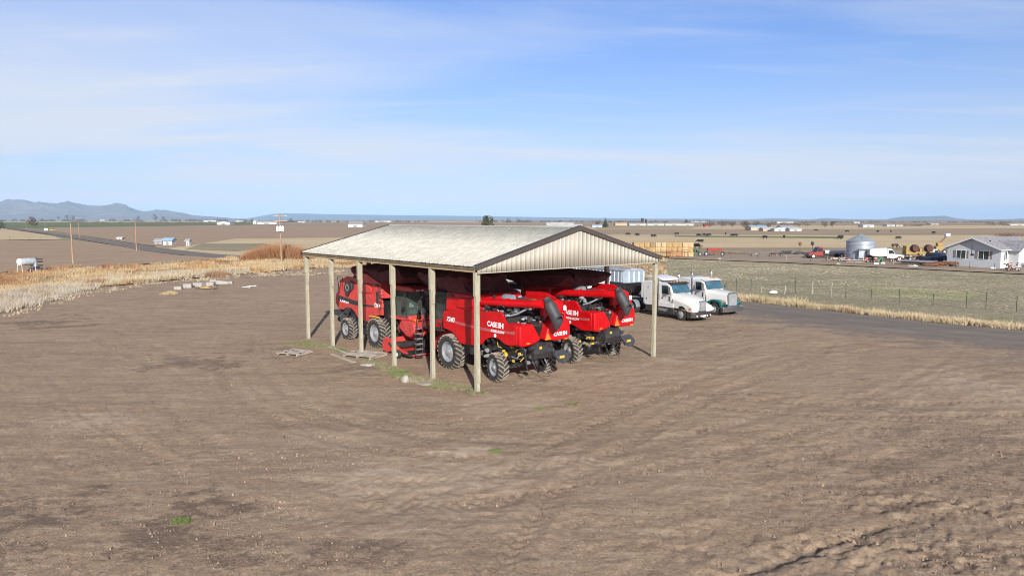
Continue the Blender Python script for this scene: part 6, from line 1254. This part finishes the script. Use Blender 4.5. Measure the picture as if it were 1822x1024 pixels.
# ---------------------------------------------------------------- far buildings
M['farwhite'] = mat('faded_white_paint', (.52, .52, .51), .6, var=.12, scale=.2)
def barn(label, X0, X1, Yb, hp, wall='white', roof='white', name='barn', rf=.35, dp=None, door=True, ang=0, axis='x', group=None):
    wall = 'farwhite' if wall == 'white' else wall; roof = 'farwhite' if roof == 'white' else roof
    g0, g1 = at(X0, Yb), at(X1, Yb); y = g0[1]; w_ = g1[0]-g0[0]; H = hp*y/FPX; dp = dp or max(6, min(w_, 16)); z0 = terrain(y)
    T = thing(name, label, 'building' if name != 'shed' else 'shed', ((g0[0]+g1[0])/2, y, z0), ang, group); hw = w_/2; e = H*(1-rf)
    mb = MB()
    if axis == 'x':
        mb.prism([(0, 0), (dp, 0), (dp, e), (dp/2, H), (0, e)], -hw, hw, 'x'); mb.build('wall', M[wall], T, smooth=0)
        for s in (0, 1): mb = MB(); yy = -.4 if s == 0 else dp+.4; mb.prism([(yy, e-.1), (dp/2, H+.05), (dp/2, H+.2), (yy, e+.1)], -hw-.3, hw+.3, 'x'); mb.build('roof', M[roof], T, smooth=0)
    else:
        mb.prism([(-hw, 0), (hw, 0), (hw, e), (0, H), (-hw, e)], 0, dp, 'y'); mb.build('wall', M[wall], T, smooth=0)
        for s in (-1, 1): mb = MB(); mb.prism([(s*(hw+.4), e-.1), (0, H+.05), (0, H+.2), (s*(hw+.4), e+.1)], -.4, dp+.4, 'y'); mb.build('roof', M[roof], T, smooth=0)
    if door: mb = MB(); mb.bb(-hw*.25, hw*.25, -.08, -.02, 0, e*.75); mb.build('door', M['grey'], T, smooth=0)
    return T
M['bluroof'] = mat('blue_roof', (.30, .45, .58), .4); M['tanwall'] = mat('tan_wall', (.55, .40, .26), .8); M['redwall'] = mat('red_barn', (.35, .06, .04), .8); M['greyroof'] = mat('grey_roof', (.33, .34, .36), .7)
barn('small white poultry hut with pale roof beyond the left road', 290, 306, 436, 12, 'white', 'bluroof', 'shed', .3, 3)
barn('grey lean-to hut touching the white poultry hut', 275, 288, 434, 9, 'greyroof', 'greyroof', 'shed', .4, 3)
barn('narrow white privy right of the poultry hut', 331, 337, 437, 11, 'white', 'greyroof', 'shed', .2, 1.2)
barn('tiny pale shed at the left road, left of the poultry hut', 208, 217, 426, 4, 'white', 'white', 'shed', .3, 2)
barn('white barn with a gable end far behind the ploughed field', 386, 409, 400, 6.5, 'white', 'greyroof', axis='y')
barn('low wide white barn far beyond the white gabled barn', 362, 384, 394.6, 3, 'white', 'white')
barn('small white barn in line with the far left farms', 420, 433, 394.6, 2.5, 'white', 'white')
barn('tall white church like building left of the power pole', 450, 456, 399, 8, 'white', 'white', 'house', .5, 8, axis='y')
barn('long white barn just left of the power pole', 457, 492, 399, 4.5, 'white', 'white')
barn('grey and white farmhouse right of the power pole', 619, 645, 404, 8, 'white', 'greyroof', 'house')
barn('white farm shed above the left end of the shed roof', 668, 696, 395.5, 3, 'white', 'white')
barn('pale house far right of the power pole', 530, 542, 396, 3, 'white', 'greyroof', 'house')
barn('large white barn directly behind the shed ridge', 973, 1021, 406, 10, 'white', 'white', rf=.5)
barn('low white annex right of the large barn at the ridge', 1016, 1036, 406, 7, 'white', 'white')
barn('tan straw coloured barn beside the spruce', 1095, 1116, 401.5, 5.5, 'tanwall', 'tanwall', door=False)
barn('grey roofed house at the foot of the spruce', 1054, 1071, 404.5, 5, 'white', 'bluroof', 'house')
for i, (x0, x1) in enumerate(((1120, 1150), (1152, 1182), (1184, 1214), (1213, 1234))): barn('long low white cattle barn in the row right of the spruce', x0, x1, 401.5, 4.5, 'white', 'white', group='row of long white barns')
barn('small red barn right of the long white barns', 1254, 1264, 403.5, 4.5, 'redwall', 'redwall')
barn('wide barn with light blue roof among the bare trees', 1336, 1366, 410, 9, 'tanwall', 'bluroof')
barn('tan open shed right of the blue roofed barn', 1358, 1380, 411, 6, 'tanwall', 'white')
barn('white gabled shed right of the tan open shed', 1378, 1397, 411.5, 7, 'white', 'white', axis='y')
barn('two storey white house behind the white sheds', 1390, 1412, 409, 8, 'white', 'greyroof', 'house')
barn('white shed, rightmost of the far farm cluster', 1405, 1426, 411, 6, 'white', 'white')
barn('long white warehouse beyond the far farm cluster', 1383, 1412, 397, 3.2, 'white', 'white')
barn('white square barn in the stubble, right of the tree pair', 1536, 1555, 404, 4.5, 'white', 'white', rf=.1)
barn('grey farm buildings far behind the grain bin, left house', 1578, 1592, 402.5, 4, 'white', 'greyroof', 'house')
barn('grey farm building right of the far left house', 1594, 1607, 402.5, 3.5, 'tanwall', 'greyroof')
barn('white barn at the far right above the farmhouse', 1798, 1830, 401, 3, 'white', 'white')
barn('white farm shed under the flat topped hill', 1656, 1670, 400, 3, 'white', 'greyroof')
barn('white building on the horizon left of the flat topped hill', 1520, 1530, 397, 2.5, 'white', 'white')
barn('pale building on the horizon above the bare tree row', 1230, 1262, 396, 2.2, 'white', 'white')
barn('white house far left among the horizon trees', 178, 186, 392.6, 2.5, 'white', 'greyroof', 'house')
g = at(82, 412); T = thing('billboard', 'white roadside board on two legs at the left road', 'sign', (g[0], g[1], terrain(g[1]))); mb = MB(); mb.bb(-1.3, 1.3, -.05, .05, .9, 2.4); mb.build('panel', M['decal'], T)
for s in (-1, 1): mb = MB(); mb.tube([(s, .1, 0), (s, .1, 2.3)], .08, 6); mb.build('leg', M['greywood'], T)
farm_truck('tractor', 'small yellow tractor right of the white roadside board', 94, 409, 0, 4.2, 2.3, 'yellow', 'bed', 'yellow', 1.6, .5, 'tractor')
# ---------------------------------------------------------------- cattle
def animal_mesh(s=1.):
    mb = MB(); segs = [(-1.05, 1.05, .12, .12), (-.95, 1.0, .26, .28), (-.5, .95, .34, .40), (0, .92, .36, .42), (.5, .97, .33, .40), (.8, 1.02, .24, .32), (1.05, 1.0, .15, .2), (1.3, .85, .12, .15), (1.5, .65, .10, .12), (1.72, .45, .06, .07)]
    mb.loft([[(x, math.cos(t)*w_, z+math.sin(t)*h) for t in [2*math.pi*k/8 for k in range(8)]] for x, z, w_, h in segs])
    for x, y in ((-.85, .2), (-.8, -.2), (.65, .2), (.7, -.2)): mb.tube([(x, y, .85), (x+.04, y, .42), (x-.02, y, .4), (x, y, 0)], [.14, .07, .06, .055], 6)
    mb.tube([(-1.08, 0, 1.15), (-1.2, 0, .9), (-1.18, 0, .5)], [.04, .025, .04], 5)
    for s_ in (-1, 1): mb.tube([(1.25, s_*.1, .95), (1.22, s_*.3, .95)], [.05, .02], 5)
    return mb
M['cowblack'] = mat('black_hide', (.015, .012, .012), .7); M['horse'] = mat('brown_hide', (.06, .035, .025), .6)
proto = None; CG = 'black cattle grazing in the fields beyond the hay stack'
for i, (X, Y) in enumerate(((1117, 419), (1134, 420), (1160, 422), (1165, 422), (1204, 418), (1243, 421), (1253, 420), (1258, 421), (1261, 420), (1246, 433), (1240, 442), (1291, 418), (1303, 421), (1308, 421), (1361, 425), (1395, 424), (1493, 425), (1496, 424), (1507, 413.5), (1562, 413.5), (1585, 413.5), (1598, 426), (1452, 411), (1661, 416), (1496, 426))):
    g = at(X, Y)
    if proto is None: o = proto = animal_mesh().build('cow', M['cowblack'], None)
    else: o = proto.copy(); COL.objects.link(o)
    o.location = (g[0], g[1], terrain(g[1])); o.rotation_euler = (0, 0, (i*2.4) % 6.28); o.scale = (1.12,)*3
    tag(o, 'black cow grazing far out in the pale fields behind the farmyard', 'cow', CG)
o['label'] = 'black cow grazing far out in the pale fields behind the farmyard'
g = at(1592, 443); mb = MB(); segs = [(-.85, 1.3, .2, .2), (-.7, 1.28, .3, .32), (-.2, 1.25, .3, .3), (.35, 1.27, .3, .32), (.7, 1.38, .2, .26), (.95, 1.25, .13, .2), (1.2, .9, .1, .16), (1.4, .6, .1, .15), (1.6, .3, .06, .08)]
mb.loft([[(x, math.cos(t)*w_, z+math.sin(t)*h) for t in [2*math.pi*k/8 for k in range(8)]] for x, z, w_, h in segs])
for x, y in ((-.7, .15), (-.6, -.15), (.5, .15), (.6, -.15)): mb.tube([(x, y, 1.15), (x+.05, y, .62), (x, y, .55), (x, y, 0)], [.14, .07, .05, .05], 6)
mb.tube([(-.9, 0, 1.4), (-1.08, 0, 1.1), (-1.05, 0, .6)], [.05, .06, .03], 5); o = mb.build('horse', M['horse'], None); o.location = (g[0], g[1], 0); tag(o, 'dark brown horse grazing between the grain bin and the farmhouse', 'horse')
# ---------------------------------------------------------------- horizon tree lines, hills
def treeline(name, label, spans, cols, seed):
    r = np.random.default_rng(seed); VV_ = []; CC = []
    for X0, X1, Yb, hp, dens in spans:
        n = int((X1-X0)*dens)
        for k in range(n):
            X = r.uniform(X0, X1); m = vnoise(np.array([X*.12]), np.array([seed*1.]), 2)[0]
            if m < .35: continue
            g = at(X, Yb+r.uniform(-.4, .4)); y = g[1]; u_ = y/FPX; H = hp*u_*r.uniform(.35, 1.)*(m+.3); q = r.normal(0, 1, (26, 3))*np.array([1.1*u_*r.uniform(.6, 1.8), 4, .001]); q[:, 2] = r.uniform(0, 1, 26)**1.2*H
            c = q+np.array([g[0], y, terrain(y)]); d = r.normal(0, .33*u_, (26, 3, 3)); VV_.append(c[:, None, :]+d); CC.append(np.tile(np.array(cols[r.integers(len(cols))])*r.uniform(.7, 1.2), (26, 1)))
    o = tri_mesh(name, np.concatenate(VV_), np.concatenate(CC), M['leaf']); tag(o, label, 'trees', kind='stuff')
TC = [(.05, .05, .04), (.09, .07, .055), (.06, .07, .045), (.13, .09, .075)]
treeline('distant_trees', 'long line of dark distant trees along the left horizon', [(-100, 450, 393.4, 4.5, 1.6), (90, 140, 393.4, 8, 1.), (255, 310, 393.6, 9, .7), (430, 560, 395, 4, 1.6)], TC, 3)
treeline('distant_trees', 'scattered far trees along the horizon above the shed roof', [(490, 760, 395.5, 5, 1.1), (820, 1060, 395, 4.5, .9), (900, 940, 395, 6, 1.)], TC, 4)
treeline('distant_trees', 'scattered far trees along the horizon at right', [(1060, 1330, 396, 4, 1.2), (1250, 1420, 400, 7, 1.4), (1420, 1900, 396, 2.5, .9), (1580, 1640, 402, 5, 1.2), (1750, 1822, 400, 5, 1.)], TC, 5)
treeline('brown_brush', 'reddish brown brush belt on the far fields', [(120, 480, 396.2, 2.2, 1.5), (1240, 1260, 403, 4, 1), (1780, 1900, 420, 6, 3)], [(.2, .11, .08), (.16, .09, .07)], 6)
def hills(label, prof, D, mt, seed, amp=.34):
    X0, X1 = prof[0][0], prof[-1][0]; nx, ny = int((X1-X0)/2.5), 34; V = []; px = [p[0] for p in prof]; py = [p[1] for p in prof]
    for j in range(ny):
        t = j/(ny-1); y = D*(.78+.34*t)
        for i in range(nx):
            X = X0+(X1-X0)*i/(nx-1); Y = np.interp(X, px, py); xr, _, zr = atd(X, Y, D); base = D*SLOPE-12; h = max(zr-base, 0)
            s = t/.647; e = (s*s*(3-2*s)) if s < 1 else max(0, 1-((s-1)/.55)**2)
            a, b = xr/D*9, y/D*26; n_ = mnoise.fractal(Vector((a*2.2+seed, b, seed)), 1.0, 2.1, 5)
            z = base+h*(e*(1+(.0 if abs(s-1) < .03 else n_*amp*1.6*min(1, abs(s-1)*3))))
            V.append((xr/D*y, y, z))
    F = [(j*nx+i, j*nx+i+1, (j+1)*nx+i+1, (j+1)*nx+i) for j in range(ny-1) for i in range(nx-1)]
    mb = MB(); mb.v = V; mb.f = F; mb.m = [0]*len(F); o = mb.build('hills', mt, None, smooth=60); tag(o, label, kind='structure'); return o
hm1 = field_material('hill_ground', (.22, .17, .13), (.14, .15, .10), (.30, .22, .17), sc=.0012, fine=.004, ff=.5)
hills('rolling range', [(-260, 372), (-120, 360), (-60, 364), (0, 359.3), (28, 355), (45, 355.5), (62, 360.4), (75, 359.8), (103, 362), (122, 359.3), (137, 362.6), (155, 366), (187, 367), (206, 365.4), (223, 366), (247, 374.4), (258, 377), (277, 373.6), (297, 375), (323, 378), (344, 383), (370, 385), (410, 388), (440, 390)], 11000, hm1, 3)
hm2 = field_material('plateau_ground', (.10, .11, .09), (.07, .085, .07), None, sc=.001, fine=.004)
hills('plateau', [(430, 390), (463, 384.5), (486, 380.2), (516, 379.3), (559, 380.2), (640, 381.8), (760, 383.2), (860, 384.5), (1000, 386.8), (1160, 389), (1250, 389), (1330, 390), (1380, 388), (1420, 389.5), (1445, 390.5)], 17000, hm2, 9, .08)
hills('mesa', [(1430, 391), (1470, 388), (1500, 389.5), (1578, 390), (1590, 387.5), (1604, 385.6), (1640, 385), (1681, 383.6), (1692, 386), (1706, 388.5), (1735, 391), (1770, 390), (1800, 389.5), (1822, 388.5), (1900, 384), (2000, 388), (2100, 391)], 12500, hm1, 5, .1)
# ---------------------------------------------------------------- haze
mb = MB(); mb.bb(-24000, 24000, -60, 28000, -1.3, 385); hz = bpy.data.materials.new('air'); hz.use_nodes = True; t = hz.node_tree
for n_ in list(t.nodes):
    if n_.type == 'BSDF_PRINCIPLED': t.nodes.remove(n_)
v = t.nodes.new('ShaderNodeVolumePrincipled'); v.inputs['Color'].default_value = (.48, .70, 1, 1); v.inputs['Density'].default_value = 5.4e-5; v.inputs['Anisotropy'].default_value = -0.25
t.links.new(v.outputs[0], t.nodes['Material Output'].inputs['Volume'])
o = mb.build('haze', hz, None, smooth=0); tag(o, 'thin pale blue haze lying over the whole plain', 'haze', kind='stuff')
